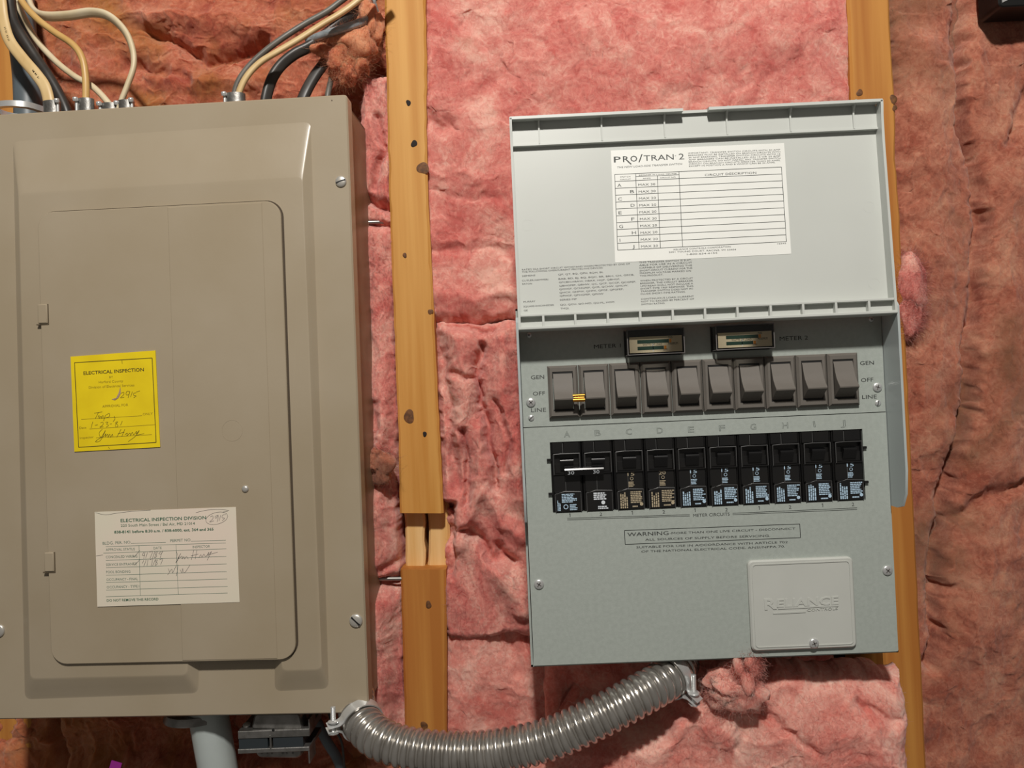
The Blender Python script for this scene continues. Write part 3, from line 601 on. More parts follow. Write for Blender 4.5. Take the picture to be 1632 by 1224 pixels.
# hinge ledge with pockets
m = MB(); m.box(lx0 + wt, lx1 - wt, 0, RY + .0048, lz0 + .0012, zl1 - .0012); m.build('pocket_back', 'lidplastic', lid)
m = MB(); m.box(lx0 + wt, lx1 - wt, 0, RY, zl1 - .0018, zl1, .0003); m.build('ledge_bar', 'lidplastic', lid)
m = MB(); m.box(lx0, lx1, .0026, RY - .0002, lz0 - .0008, lz0 + .0016, .0005); m.build('ledge_bar', 'lidplastic', lid)
for k, px in enumerate((866, 917, 969, 1020.7, 1072.5, 1124, 1175.7, 1228.7, 1280.5, 1333, 1385.7)):
    x = FL.uv(px, 512 - (px - 830) * .044, RY)[0]; m = MB(); m.box(x - .00085, x + .00085, 0, RY + .0001, lz0 + .001, zl1 - .001); m.build('pocket_divider', 'lidplastic', lid)
for px, py in ((841, 359), (1385, 330), (1393, 452)):
    c = FL.p(px, py, 0); m = MB(); m.ring([(c[0] + .0044 * math.cos(t * .2618), c[2] + .0044 * math.sin(t * .2618)) for t in range(24)], [(c[0] + .0041 * math.cos(t * .2618), c[2] + .0041 * math.sin(t * .2618)) for t in range(24)], 0, -.00005); m.build('mould_mark', 'lidplastic', lid)
# label on the lid
LY = -.0002
m = MB(); m.prism([FL.uv(*p, LY) for p in ((973.5, 239.9), (1249.7, 228), (1261, 404.5), (980.5, 418.5))], 0, LY); m.build('paper_label', 'label', lid)
L2 = LY - .00008
m = MB()
text(m, FL, 'P', (978.5, 258.8), (989.5, 258.4), 9.6, L2, .01); text(m, FL, 'R', (993, 258.2), (1003, 257.8), 9.6, L2, .01); text(m, FL, 'O', (1004.8, 257.6), (1015.8, 257.2), 9.6, L2, .01); text(m, FL, '/', (1017.5, 258.5), (1025, 258), 13, L2); text(m, FL, 'TRAN', (1026, 256.5), (1074, 254.3), 9.3, L2); text(m, FL, '2', (1082, 254.2), (1090.6, 253.8), 9.8, L2)
line(m, FL, (1000.5, 257), (1006, 261.8), 1.8, L2)
text(m, FL, 'o', (1075.5, 249), (1077.5, 248.9), 2.4, L2)
text(m, FL, 'THE NEW LOAD-SIDE TRANSFER SWITCH', (983.2, 268.2), (1086.9, 262.6), 3.0, L2, 0, .25)
T7 = ['IMPORTANT: TRANSFER SWITCH CIRCUITS WITH 30 AMP', 'BREAKERS MUST BE INSTALLED ON BRANCH CIRCUITS WITH', '30 AMP BREAKERS. TRANSFER SWITCH CIRCUITS WITH 15', 'AMP BREAKERS CAN BE INSTALLED ON 15 OR 20 AMP', 'BRANCH CIRCUITS. DO NOT INSTALL ANY TRANSFER SWITCH', 'CIRCUIT ON BRANCH CIRCUITS GREATER THAN 20 AMPS,', 'EXCEPT IN POSITION A AND B WHICH CAN BE 30 AMPS.']
for i, s in enumerate(T7): text(m, FL, s, (1097 + i * .18, 245.4 + 3.43 * i), ((1243.5 if i < 6 else 1235) + i * .1, 239.6 + 3.4 * i), 2.3, L2)
cols_t = [979.6, 1013, 1047.4, 1082, 1245.4]; cols_b = [984.5, 1018.5, 1052.5, 1087.8, 1253.4]
yl = lambda f: 278.1 + f * (398.7 - 278.1); yr = lambda f: 266.2 + f * (385 - 266.2)
def tp(ci, f):                                         # table point: column index (may be fractional), fraction of height
    i = int(min(ci, 3)); u = ci - i; xt = cols_t[i] + (cols_t[i + 1] - cols_t[i]) * u; xb = cols_b[i] + (cols_b[i + 1] - cols_b[i]) * u
    x = xt + (xb - xt) * f; k = (xt - cols_t[0]) / (cols_t[4] - cols_t[0]); return (x, yl(f) + (yr(f) - yl(f)) * k)
hd = .0925
line(m, FL, tp(0, 0), tp(4, 0), .8, L2); line(m, FL, tp(1, hd * .45), tp(3, hd * .45), .6, L2)
for i in range(11): f_ = hd + (1 - hd) * i / 10; line(m, FL, tp(0, f_), tp(4, f_), .8, L2)
for ci, f0 in ((0, 0), (1, 0), (2, hd * .45), (3, 0), (4, 0)): line(m, FL, tp(ci, f0), tp(ci, 1), .8, L2)
def tt(s, c0, c1, f_, h_, bo=0): text(m, FL, s, tp(c0, f_), tp(c1, f_), h_, L2, bo)
tt('SWITCH', .26, .74, hd * .48, 2); tt('CIRCUIT', .24, .76, hd * .85, 2); tt('BREAKER IN LOAD CENTER', 1.15, 2.9, hd * .36, 2); tt('AMPS', 1.32, 1.68, hd * .85, 2); tt('CIRCUIT NO.', 2.12, 2.86, hd * .85, 2); tt('CIRCUIT DESCRIPTION', 3.25, 3.752, hd * .80, 3.6)
for i, ch in enumerate('ABCDEFGHIJ'):
    f_ = hd + (1 - hd) * (i + .8) / 10; w_ = {'I': .03, 'J': .09, 'E': .15, 'F': .15}.get(ch, .19)
    tt(ch, *((.11, .11 + w_) if i % 2 == 0 else (.70, .70 + w_)), f_, 5.2); tt('MAX ' + ('30' if i < 2 else '20'), 1.10, 1.89, f_, 3.7)
text(m, FL, 'RELIANCE CONTROLS CORPORATION', (1073.7, 399), (1164.5, 394.2), 2.5, L2); text(m, FL, '2001 YOUNG COURT, RACINE, WI 53404', (1066, 403), (1173.3, 398.8), 2.6, L2); text(m, FL, '1-800-634-6155', (1094.8, 406.6), (1143.4, 404.2), 2.6, L2); text(m, FL, '16345', (1239, 389.5), (1253, 388.8), 2.2, L2)
sub(m.build('label_print', 'inksoft', lid, fix=False), kind='stuff')
# print on the lid itself
m = MB(); P2 = -.00008
K = lambda x, y: (820 + x / 5.44, 400 + y / 5.44)
for s, a_, b_ in (('RATED 5KA SHORT CIRCUIT WITHSTAND WHEN PROTECTED BY ONE OF', (65, 170), (1000, 118)), ('THE FOLLOWING OVERCURRENT PROTECTIVE DEVICES:', (65, 190), (768, 152)), ('SIEMENS', (65, 225), (180, 218)), ('QP, QT, BQ, QPH, BQH, BL', (380, 212), (770, 190)), ('CUTLER-HAMMER/', (65, 265), (297, 253)), ('EATON', (68, 293), (152, 290)), ('BAB, BD, BJ, BQ, BQC, BR, BRH, CH, GFCB,', (383, 250), (1038, 213)), ('GFCBH,HBAW, HBAX, HQP, QBHGF,', (385, 280), (915, 250)), ('QBHGFEP, QBHW, QC, QCF, QCGF, QCGFEP,', (388, 310), (1053, 273)), ('QCHGF, QCHGFEP, QCR, QCHW, QHCW,', (388, 339), (985, 305)), ('QHCX, QHPW, QHPX, QPGF, QPGFEP,', (390, 369), (945, 337)), ('QPHGF, QPHGFEP, QPHW', (392, 397), (772, 378)), ('MURRAY', (78, 449), (180, 443)), ('SERIES MP', (393, 432), (540, 424)), ('SQUARE-D/SCHNEIDER', (78, 489), (343, 475)), ('QO, QOU, QO-HID, QO-PL, HOM', (397, 474), (863, 449)), ('GE', (80, 524), (115, 522)), ('THQL', (398, 507), (475, 502)),
                  ('THIS TRANSFER SWITCH IS SUIT-', (1080, 107), (1540, 85)), ('ABLE FOR USE IN A CIRCUIT', (1082, 131), (1540, 107)), ('CAPABLE OF DELIVERING THE', (1083, 154), (1540, 131)), ('SHORT-CIRCUIT CURRENT FOR THE', (1085, 178), (1542, 154)), ('MAXIMUM VOLTAGE MARKED ON', (1087, 200), (1530, 178)), ('THIS PRODUCT.', (1087, 223), (1290, 213)), ('WHEN PROTECTED BY A CIRCUIT', (1090, 266), (1548, 242)), ('BREAKER, THE CIRCUIT BREAKER', (1090, 289), (1548, 265)), ('UPSTREAM SHALL NOT INCLUDE A', (1092, 312), (1548, 288)), ('SHORT-TIME TRIP RESPONSE. THIS', (1092, 335), (1550, 311)), ('TRANSFER SWITCH DOES NOT IN-', (1093, 357), (1552, 333)), ('CLUDE SHORT-TIME RATINGS.', (1093, 380), (1483, 360)), ('CONTINUOUS LOAD CURRENT', (1097, 424), (1555, 399)), ('NOT TO EXCEED 80 PERCENT OF', (1098, 447), (1557, 422)), ('SWITCH RATING.', (1100, 470), (1307, 459))):
    text(m, FL, s, K(*a_), K(*b_), 2.7, P2)
sub(m.build('lid_print', 'ink', lid, fix=False), kind='stuff')
# --- meters
mm = bpy.data.materials.new('clearplastic'); mm.use_nodes = True; nt = mm.node_tree; nt.nodes.remove(nt.nodes['Principled BSDF'])
g_ = nt.nodes.new('ShaderNodeBsdfGlossy'); g_.inputs['Roughness'].default_value = .06; tr_ = nt.nodes.new('ShaderNodeBsdfTransparent'); tr_.inputs[0].default_value = (.93, .93, .90, 1)
fz = nt.nodes.new('ShaderNodeFresnel'); fz.inputs[0].default_value = 1.45; mx = nt.nodes.new('ShaderNodeMixShader')
nt.links.new(fz.outputs[0], mx.inputs[0]); nt.links.new(tr_.outputs[0], mx.inputs[1]); nt.links.new(g_.outputs[0], mx.inputs[2]); nt.links.new(mx.outputs[0], nt.nodes['Material Output'].inputs[0]); MATS['clear'] = mm
for mi, cor in enumerate((((999.7, 525.7), (1089.8, 523), (1091, 562.5), (1000.8, 566)), ((1141.2, 519), (1233, 516), (1234.4, 554), (1142, 558)))):
    q = FT.rect(cor, -.015); W, H = q[1] - q[0], q[3] - q[2]; xc, zc = (q[0] + q[1]) / 2, (q[2] + q[3]) / 2
    m = MB(); m.box(q[0] + .0015, q[1] - .0015, -.0135, -.0140, q[2] + .0015, q[3] - .0055); me_ = m.build('meter', 'meterface', ts); me_['label'] = 'small watt meter marked METER %d' % (mi + 1)
    def fx(u, v): return (q[0] + .0015 + u * (W - .003), q[2] + .0015 + v * (H - .007))
    fy = -.01408
    def bar(u0, u1, v0, v1, ma, nm):
        a_, b_ = fx(u0, v0), fx(u1, v1); m = MB(); m.box(a_[0], b_[0], -.0140, fy, a_[1], b_[1]); m.build(nm, ma, me_)
    bar(.15, .75, .57, .80, 'metergreen', 'scale_band'); bar(.15, .65, .16, .39, 'metergreen', 'scale_band'); bar(.755, .80, .57, .80, 'meterorange', 'scale_mark'); bar(.655, .70, .16, .39, 'meterorange', 'scale_mark')
    m = MB(); mc = MT @ Vector((0, 0, 0))
    def mt(s, u0, u1, v, hh):
        V, Pp = glyphs(s); x0_ = min(a[0] for a in V); x1_ = max(a[0] for a in V); a_, b_ = fx(u0, v), fx(u1, v)
        m.add([(a_[0] + (vx - x0_) / (x1_ - x0_) * (b_[0] - a_[0]), fy - .00005, a_[1] + vy * hh / .73) for vx, vy, _ in V], Pp)
    mt('WATTS OF LOAD', .25, .62, .43, .0016); mt('7500', .74, .82, .82, .0017); mt('5000', .64, .72, .08, .0017); mt('MAXIMUM', .74, .92, .44, .0018)
    sub(m.build('meter_print', 'ink', me_, fix=False), kind='stuff')
    bar(.44, .455, .05, .55, 'inkwhite', 'needle')
    # clear cover with a front that bows towards the viewer
    nb = 14; arc = [(q[0] + W * i / nb, -.0150 - .0040 * math.sin(math.pi * i / nb)) for i in range(nb + 1)]
    loop = lambda z, ins: [(q[0] + ins * .3, .0004, z)] + [(x + (xc - x) * ins * 8, y + ins * .4, z) for x, y in arc] + [(q[1] - ins * .3, .0004, z)]
    m = MB(); m.loft([loop(q[2], .0), loop(q[3], .0)]); m.build('clear_cover', 'clear', me_, 30)
    m = MB()
    for z in (q[2], q[3]): m.tube([(p[0], p[1], z) for p in loop(z, 0)], .00035, 6)
    for x in (q[0], q[1]): m.tube([(x, -.0150, q[2]), (x, -.0150, q[3])], .0004, 6)
    m.build('cover_edge', 'pencil', me_)
    m = MB(); m.box(q[0] - .0008, q[1] + .0008, .0006, -.0012, q[2] - .0006, q[3] + .0006, .0005); m.build('meter_base', 'blackplastic', me_)
# --- rocker switches
rx0, rx1, rz0, rz1 = FT.rect([(871.7, 583.6), (1367.1, 561.9), (1371.4, 644.8), (875, 667.5)], -.003)
pitch = (rx1 - rx0) / 10; RH = rz1 - rz0
ow, oh = .0158, .0305
m = MB(); g0 = .0003
po = [(g0, 0), (pitch - g0, 0), (pitch - g0, RH), (g0, RH)]
ix0 = pitch * .5 - ow / 2 - .0002; iz0 = RH * .135
pi_ = [(ix0, iz0), (ix0 + ow, iz0), (ix0 + ow, iz0 + oh), (ix0, iz0 + oh)]
vv = []
for pl, y in ((po, .0004), (po, -.0022), (inset(po, .0018), -.0042), (inset(pi_, -.0002), -.0042), (pi_, -.0036), (pi_, .003)): vv.append([(p[0], y, p[1]) for p in pl])
m.loft(vv, False, False); m.quad(*[(p[0], .0015, p[1]) for p in pi_])
bez = m.build('rocker_switch', 'switchgrey', ts, 25); rb = bez.data
m = MB(); prof = []
zt_, zb_ = iz0 + oh - .0014, iz0 + .0012; Lr = zt_ - zb_
for t, y in ((0, .001), (0, -.0036), (.06, -.0046), (.25, -.0062), (.45, -.0085), (.60, -.0118), (.665, -.0138), (.70, -.0146), (.735, -.0144), (.76, -.0134), (.80, -.0112), (.90, -.0068), (1, -.0030), (1, .001)): prof.append((y, zt_ - Lr * t))
m.loft([[(ix0 + .0005, y, z) for y, z in prof], [(ix0 + ow - .0005, y, z) for y, z in prof]]); rk = m.build('rocker', 'switchgrey', bez, 28); rk_me = rk.data
m = MB(); m.box(ix0, ix0 + ow, .0012, -.0037, iz0 + oh - .0013, iz0 + oh); slot_o = m.build('slot', 'slot', bez); m = MB(); m.box(ix0, ix0 + ow, .0012, -.0034, iz0, iz0 + .0011); slot_p = m.build('slot', 'slot', bez); bez.location = (rx0, 0, rz0)
for i in range(1, 10):
    o = bez.copy(); COL.objects.link(o); o.location = (rx0 + pitch * i, 0, rz0)
    for ch in (rk, slot_o, slot_p): c = ch.copy(); COL.objects.link(c); c.parent = o
m = MB(); c0 = FT.p(913, 634.5, -.0135); c1 = FT.p(932, 633.6, -.0135)
for dz in (-.0017, .0017): m.tube([(c0[0], -.0132, c0[2] + dz), (c1[0], -.0132, c1[2] + dz)], .0015, 12)
m.tube([(c0[0] + .0006, -.0134, c0[2]), (c1[0] - .0006, -.0134, c1[2])], .0011, 10); sub(m.build('handle_tie', 'brass', ts, 50), 'brass pin tying the first two rockers together')
# --- breakers
bp = (bx1 - bx0) / 10; BH = bz1 - bz0
def breaker(i, kind, rating, ma):
    X = bx0 + bp * i; z = lambda v: bz1 - BH * v; x = lambda u: X + bp * u
    m = MB(); m.box(x(.015), x(.985), .02, -.0015, z(1.0), z(0.0), .0004); m.box(x(.06), x(.40), -.001, -.0030, z(.165), z(.01), .0003); m.box(x(.43), x(.93), -.001, -.0026, z(.16), z(.01), .0003)
    m.box(x(.07), x(.93), -.001, -.0036, z(.715), z(.46), .0004)
    sec = [(-.001, z(.70)), (-.0047, z(.70)), (-.0048, z(.72)), (-.0044, z(.985)), (-.001, z(1.01))]
    m.loft([[(x(.10), y, zz) for y, zz in sec], [(x(.92), y, zz) for y, zz in sec]])
    for u in (.02, .95): m.box(x(u), x(u + .035), -.001, -.0022, z(.98), z(.02), .0003)
    b_ = m.build('breaker', 'blackplastic', ts, 25)
    m = MB(); m.ring([(x(.09), z(.46)), (x(.93), z(.46)), (x(.93), z(.165)), (x(.09), z(.165))], [(x(.125), z(.445)), (x(.895), z(.445)), (x(.895), z(.18)), (x(.125), z(.18))], -.0014, -.0050); m.box(x(.125), x(.895), -.001, -.0036, z(.445), z(.31), .0004); m.build('window_frame', 'blackplastic', b_)
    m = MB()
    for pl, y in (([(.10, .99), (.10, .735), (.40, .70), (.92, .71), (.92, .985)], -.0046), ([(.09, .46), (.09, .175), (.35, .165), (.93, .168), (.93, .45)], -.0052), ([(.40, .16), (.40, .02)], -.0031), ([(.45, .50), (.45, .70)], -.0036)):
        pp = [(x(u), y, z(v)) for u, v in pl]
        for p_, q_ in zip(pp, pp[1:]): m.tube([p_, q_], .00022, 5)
    sub(m.build('moulded_edge_glint', 'edgeglint', b_), kind='stuff')  # grey beads paint the highlights along the moulded edges
    m = MB(); sec = [(-.001, z(.235)), (-.0066, z(.24)), (-.0079, z(.252)), (-.0084, z(.272)), (-.0083, z(.290)), (-.0050, z(.40)), (-.001, z(.40))]
    loA = [(x(.30), y, zz) for y, zz in sec]; loB = [(x(.72), y, zz) for y, zz in sec]; m.loft([loA, loB]); m.build('toggle', 'toggle', b_, 30)
    m = MB(); yy = -.0106 if kind == 'tie' else -.0072
    def T(s, u0, u1, v, hh, y):
        V, Pp = glyphs(s); a0 = min(a[0] for a in V); a1 = max(a[0] for a in V)
        m.add([(x(u0) + (vx - a0) / (a1 - a0) * (x(u1) - x(u0)), y, z(v) + vy * hh / .73) for vx, vy, _ in V], Pp)
    if kind != 'tie': T(rating, .44, .66, .52, .0029, -.0038)
    rnd = random.Random(i + 5); y = -.00495
    def dashes(u0, u1, v0, v1, rows, vert=False, y=y, fill=.62):
        for r in range(rows):
            f0 = (r + .15) / rows; f1 = (r + .15 + fill) / rows; p = 0.0
            lim = 1 - rnd.random() * .3
            while p < lim:
                wl = rnd.uniform(.08, .26); e = min(lim, p + wl)
                if vert: m.quad((x(u0 + (u1 - u0) * f0), y, z(v1 - (v1 - v0) * p)), (x(u0 + (u1 - u0) * f1), y, z(v1 - (v1 - v0) * p)), (x(u0 + (u1 - u0) * f1), y, z(v1 - (v1 - v0) * e)), (x(u0 + (u1 - u0) * f0), y, z(v1 - (v1 - v0) * e)))
                else: m.quad((x(u0 + (u1 - u0) * p), y, z(v0 + (v1 - v0) * f1)), (x(u0 + (u1 - u0) * e), y, z(v0 + (v1 - v0) * f1)), (x(u0 + (u1 - u0) * e), y, z(v0 + (v1 - v0) * f0)), (x(u0 + (u1 - u0) * p), y, z(v0 + (v1 - v0) * f0)))
                p = e + .035
    def ringmark(u, v, r, y, w_=.3):
        c = (x(u), z(v)); m.ring([(c[0] + r * math.cos(t * .393), c[1] + r * math.sin(t * .393)) for t in range(16)], [(c[0] + r * (1 - w_) * math.cos(t * .393), c[1] + r * (1 - w_) * math.sin(t * .393)) for t in range(16)], y, y - .00004)
    if kind == 'tie':
        if i == 0: dashes(.30, .80, .73, .86, 6); ringmark(.42, .915, .0019, y); dashes(.55, .80, .88, .97, 4); dashes(.15, .26, .82, .97, 3, True)
        else: dashes(.32, .80, .73, .84, 4); ringmark(.62, .875, .0015, y, .9); dashes(.45, .82, .92, .97, 2)
    else:
        dashes(.16, .42, .74, .97, 4, True); dashes(.50, .90, .735, .905, 7); dashes(.55, .78, .935, .965, 1); ringmark(.84, .92, .0013, y, .9); dashes(.46, .66, .60, .68, 4, y=-.0038); ringmark(.57, .56, .0013, -.0037, .25)
    sub(m.build('breaker_print', ma, b_, fix=False), kind='stuff'); b_.location = (0, .0032, 0)
    return b_
for i, (kd, rt, ma) in enumerate([('tie', '30', 'inkblue'), ('tie', '30', 'inkwhite'), ('s', '15', 'inktan'), ('s', '20', 'inktan')] + [('s', '15', 'inkblue')] * 6): breaker(i, kd, rt, ma)
tz = lambda v: bz1 - BH * v
m = MB(); sec = [(-.003, tz(.355)), (-.0080, tz(.36)), (-.0094, tz(.372)), (-.0099, tz(.392)), (-.0080, tz(.47)), (-.003, tz(.48))]
m.loft([[(bx0 + bp * .42, y, z) for y, z in sec], [(bx0 + bp * 1.66, y, z) for y, z in sec]]); tie = sub(m.build('breaker_tie_bar', 'toggle', ts, 30), 'black bar joining the two 30 amp breakers'); tie.location = (0, .002, 0)
m = MB()
for u0 in (.60, 1.40):
    V, Pp = glyphs('30'); a0 = min(a[0] for a in V); a1 = max(a[0] for a in V)
    m.add([(bx0 + bp * (u0 - .08 + .2 * (vx - a0) / (a1 - a0)), -.00835 - .0012 * (1 - (tz(.455) + vy * .003 / .73 - tz(.47)) / (tz(.39) - tz(.47))) * 0 - (.0020 * max(0, (tz(.455) + vy * .003 / .73 - tz(.47)) / (tz(.39) - tz(.47)))), tz(.455) + vy * .003 / .73) for vx, vy, _ in V], Pp)
sub(m.build('tie_print', 'inkwhite', tie, fix=False), kind='stuff')
for px, py in ((875, 733), (877.5, 787), (1377, 713), (1380, 768)):
    c = FT.p(px, py, -.001); m = MB(); m.box(c[0] - .0017, c[0] + .0017, .002, -.0022, c[2] - .0009, c[2] + .0009); m.build('clip', 'blackplastic', ts)
# --- print on the metal
m = MB(); PY_ = -.0001; PS = .0003
for s, a_, b_, h_, dy in (('METER 1', (946.7, 555.7), (989.4, 553.6), 6.6, PS), ('METER 2', (1242.7, 543), (1287.8, 541.2), 6.8, PS), ('GEN', (846.2, 604.6), (867.5, 603.6), 6.5, PS), ('OFF', (849.4, 630.6), (868.8, 629.7), 6.5, PS), ('LINE', (846.6, 657), (870.3, 656), 6.5, PS), ('GEN', (1370.8, 582), (1393, 581), 6.5, PS), ('OFF', (1372.4, 609), (1392, 608), 6.5, PS), ('LINE', (1374.2, 636), (1397.5, 635), 6.5, PS), ('METER CIRCUITS', (1104.9, 824), (1163, 821.6), 5.2, PY_)):
    text(m, FT, s, a_, b_, h_, dy)
for i, (x, y) in enumerate(((908.9, 824), (957.7, 822.2), (1008.2, 820), (1058, 818.5), (1108.3, 816), (1158, 815), (1210.5, 812.5), (1259.3, 810.7), (1311.4, 808.2), (1359.6, 806.6))):
    if i % 2: text(m, FT, '2', (x - 2, y), (x + 2, y - .2), 5.6, PY_)
    else: line(m, FT, (x - .1, y), (x - .3, y - 5.6), .9, PY_); line(m, FT, (x - .3, y - 5.6), (x - 1.7, y - 4.5), .8, PY_)
for k in (0, 2.6):
    line(m, FT, (904, 826 + k), (1099.4, 820.2 + k * .8), .7, PY_); line(m, FT, (1167.6, 818 + k * .9), (1366, 809.4 + k), .7, PY_)
Bq = [(995.3, 845.5), (1274.7, 835.1), (1275.7, 856.9), (996.3, 867.6)]
for i in range(4): line(m, FT, Bq[i], Bq[(i + 1) % 4], .9, PY_)
text(m, FT, 'WARNING', (1000, 854.9), (1065.7, 852.4), 6.3, PY_); text(m, FT, '-MORE THAN ONE LIVE CIRCUIT - DISCONNECT', (1067.2, 851.6), (1267.6, 843.9), 3.5, PY_); text(m, FT, 'ALL SOURCES OF SUPPLY BEFORE SERVICING.', (1028.4, 861.8), (1227.5, 855.3), 3.5, PY_)
text(m, FT, 'SUITABLE FOR USE IN ACCORDANCE WITH ARTICLE 702', (1014.3, 873.9), (1255.5, 865.5), 3.5, PY_); text(m, FT, 'OF THE NATIONAL ELECTRICAL CODE, ANSI/NFPA 70.', (1022.2, 880.8), (1251.2, 872.4), 3.5, PY_)
sub(m.build('panel_print', 'ink', ts, fix=False), kind='stuff')
for ch, px, py in zip('ABCDEFGHIJ', (903.8, 952.7, 1002.3, 1051.9, 1101.6, 1150.9, 1200.6, 1251.6, 1298.4, 1343.9), (692, 689.9, 687.9, 686, 684.4, 682, 680, 677.8, 675.7, 674)):
    m = MB(); hw = {'I': 1.4, 'J': 3.8}.get(ch, 4.8); text(m, FT, ch, (px - hw, py + 5), (px + hw, py + 4.6), 9.6, -.0001, 0, 0, False, .013); sub(m.build('embossed_letter', 'inkgrey', ts), 'outlined letter ' + ch)
for px, py, r, kd, dy in ((846, 641.5, .0037, 'x', .0004), (846.6, 666.2, .0024, 'slot', .0004), (843, 534.3, .0020, 'x', .0004), (1398, 617.1, .0037, 'x', .0004), (1399, 642.4, .0024, 'slot', .0004), (1388.5, 508.8, .0020, 'x', .0004), (859, 931, .0039, 'x', 0), (1414, 909, .0039, 'x', 0)):
    screw(ts, FT.p(px, py, dy), r, kd, 'zinc', 35 + px % 40)
# --- access plate with the embossed logo
ax0, ax1, az0, az1 = FT.rect([(1191, 895.7), (1359.3, 885.8), (1367, 1032), (1199.7, 1039)], -.004)
m = MB(); m.prism(rrect(ax0, ax1, az0, az1, .004, 5), 0, -.0038, .0012); ap = m.build('access_plate', 'plate', ts, 35); ap['label'] = 'pale plastic access plate with an embossed maker logo'
m = MB(); o_ = rrect(ax0 + .0028, ax1 - .0028, az0 + .0028, az1 - .0028, .003, 5); m.ring(o_, inset(o_, .0007), -.0037, -.0043); m.build('raised_border', 'plate', ap, 30)
m = MB(); LYY = -.0038
def emb(s, a_, b_, h_, sl=0., bo=0.):
    k = MB(); text(k, FT, s, a_, b_, h_, LYY, bo, sl); n = len(k.v)
    vs = [(x, LYY - .0005, z) for x, y, z in k.v]; m.add(vs, k.f)
    ed = {}
    for f_ in k.f:
        for i in range(len(f_)): e = (f_[i], f_[(i + 1) % len(f_)]); ed[e] = ed.get(e, 0) + 1
    for (i, j) in list(ed):
        if (j, i) not in ed: m.quad(vs[i], vs[j], (vs[j][0], LYY, vs[j][2]), (vs[i][0], LYY, vs[i][2]))
emb('R', (1218.6, 971.5), (1238, 970.3), 17.5, 0, .02); emb('ELIANCE', (1238, 967.8), (1336, 962.6), 13, .1, .02); emb('CONTROLS', (1286, 974), (1335, 971), 4.2, .1)
sub(m.build('embossed_logo', 'plate', ap, fix=False), kind='stuff')
m = MB()
for a_, b_ in (((1240, 971), (1336, 966)), ((1232, 978.6), (1284, 976)), ): 
    A, B = FT.uv(*a_, LYY), FT.uv(*b_, LYY); m.prism([A, B, (B[0], B[1] + .0012), (A[0], A[1] + .0012)], LYY, LYY - .0005)
sub(m.build('logo_bar', 'plate', ap), kind='stuff')
screw(ap, FT.p(1297, 1025, -.0038), .0038, 'x', 'zinc', 20)

# ------------------------------------------------------------------ cables above the beige panel
def circ(n=12): return [(math.cos(2 * math.pi * i / n), math.sin(2 * math.pi * i / n)) for i in range(n)]
def flat(rat, n=16):                                   # flat cable: two rounded conductors side by side with a shallow groove
    return [(math.cos(t) * 1.0, math.sin(t) / rat * (1 - .16 * math.exp(-(math.cos(t) / .22) ** 2))) for t in [2 * math.pi * i / n for i in range(n)]]
def cable(name, pts, wpx, ma, label, sec=None, n=8, up=None, group=None, depth=None):
    P = [tuple(at(x, y, d)) for x, y, d in pts]; k = (pts[0][2] + D) / F
    m = MB(); m.tube(spline(P, n), wpx * k / 2, sec=sec or circ(14), up=up); o = m.build(name, ma, None, 60)
    return tag(o, label, 'cable', group)
cw = cable('electrical_cable', [(-6, -40, -.018), (1, 0, -.022), (5, 31, -.024), (15, 64, -.027), (36, 93, -.03), (59, 120, -.035), (73, 142, -.038), (80, 175, -.04), (82, 200, -.04)], 18, 'jacket', 'flat cream cable with dark printing at the far left', flat(2.0, 20), up=(1, 0, 0))
m = MB(); FP = Frame(TR((0, -.0445, 0)))
for px, py, an in ((8, 45, 70), (12, 58, 66), (53, 113, 52), (57, 118, 52), (61, 124, 55), (66, 134, 66), (69, 139, 68), (72, 145, 70), (74.5, 151, 72), (76, 158, 76)):
    c = Vector(FP.uv(px, py, 0)); t = Vector((math.cos(R_(an)), -math.sin(R_(an)))) * .0012; n_ = Vector((-t.y, t.x)) * .55
    yy = -.0275 - .010 * min(1, max(0, (py - 40) / 110)) - .0032 + .0002
    for a_ in (-1, 1): 
        A = at(px + a_ * 1.3 * math.cos(R_(an)), py + a_ * 1.3 * math.sin(R_(an)), yy); m.tube([(A.x - n_.x, A.y, A.z - n_.y), (A.x + n_.x, A.y, A.z + n_.y)], .0003, 5)
sub(m.build('jacket_print', 'jacketprint', cw), kind='stuff')
cable('electrical_cable', [(12, -40, -.004), (15.5, 0, -.006), (21, 31, -.010), (37, 60, -.014), (59, 94, -.016), (78, 122, -.020), (93, 148, -.022), (106, 176, -.024), (110, 200, -.024)], 15.5, 'cableblack', 'dark grey cable running between the cream cables at the left')
cable('electrical_cable', [(20, -40, .006), (26, 0, .004), (36, 23, .0), (57, 62, -.006), (87, 96, -.012), (118, 121, -.020), (147.5, 138, -.026), (174, 166, -.03), (184, 190, -.03)], 9.5, 'jacketwhite', 'thin off white cable passing behind the tan cable')
cable('electrical_cable', [(20, -40, -.02), (34, 0, -.022), (57, 28, -.026), (85, 50, -.03), (116, 71, -.034), (131, 93, -.036), (136.5, 124, -.037), (137, 160, -.037), (137, 195, -.037)], 10.5, 'jackettan', 'tan cable curving straight down into a metal clamp')
cable('electrical_cable', [(42, -40, .004), (47, 0, .0), (57, 19, -.008), (75, 26, -.018), (109, 25, -.022), (147, 20, -.024), (175, 27, -.026), (199, 50, -.028), (211, 78, -.03), (213, 106, -.032), (203, 137, -.033), (192, 166, -.033), (186, 195, -.033)], 15, 'jacketwhite', 'off white cable making a wide loop to the right', flat(1.6, 18), up=(0, -.5, 1))
cable('grey_pipe', [(30, -20, .028), (36, 60, .024), (42, 110, .018), (45, 150, .010), (46, 200, .006)], 42, 'pvcdark', 'thick blue grey plastic pipe behind the cables at the far left')['category'] = 'pipe'
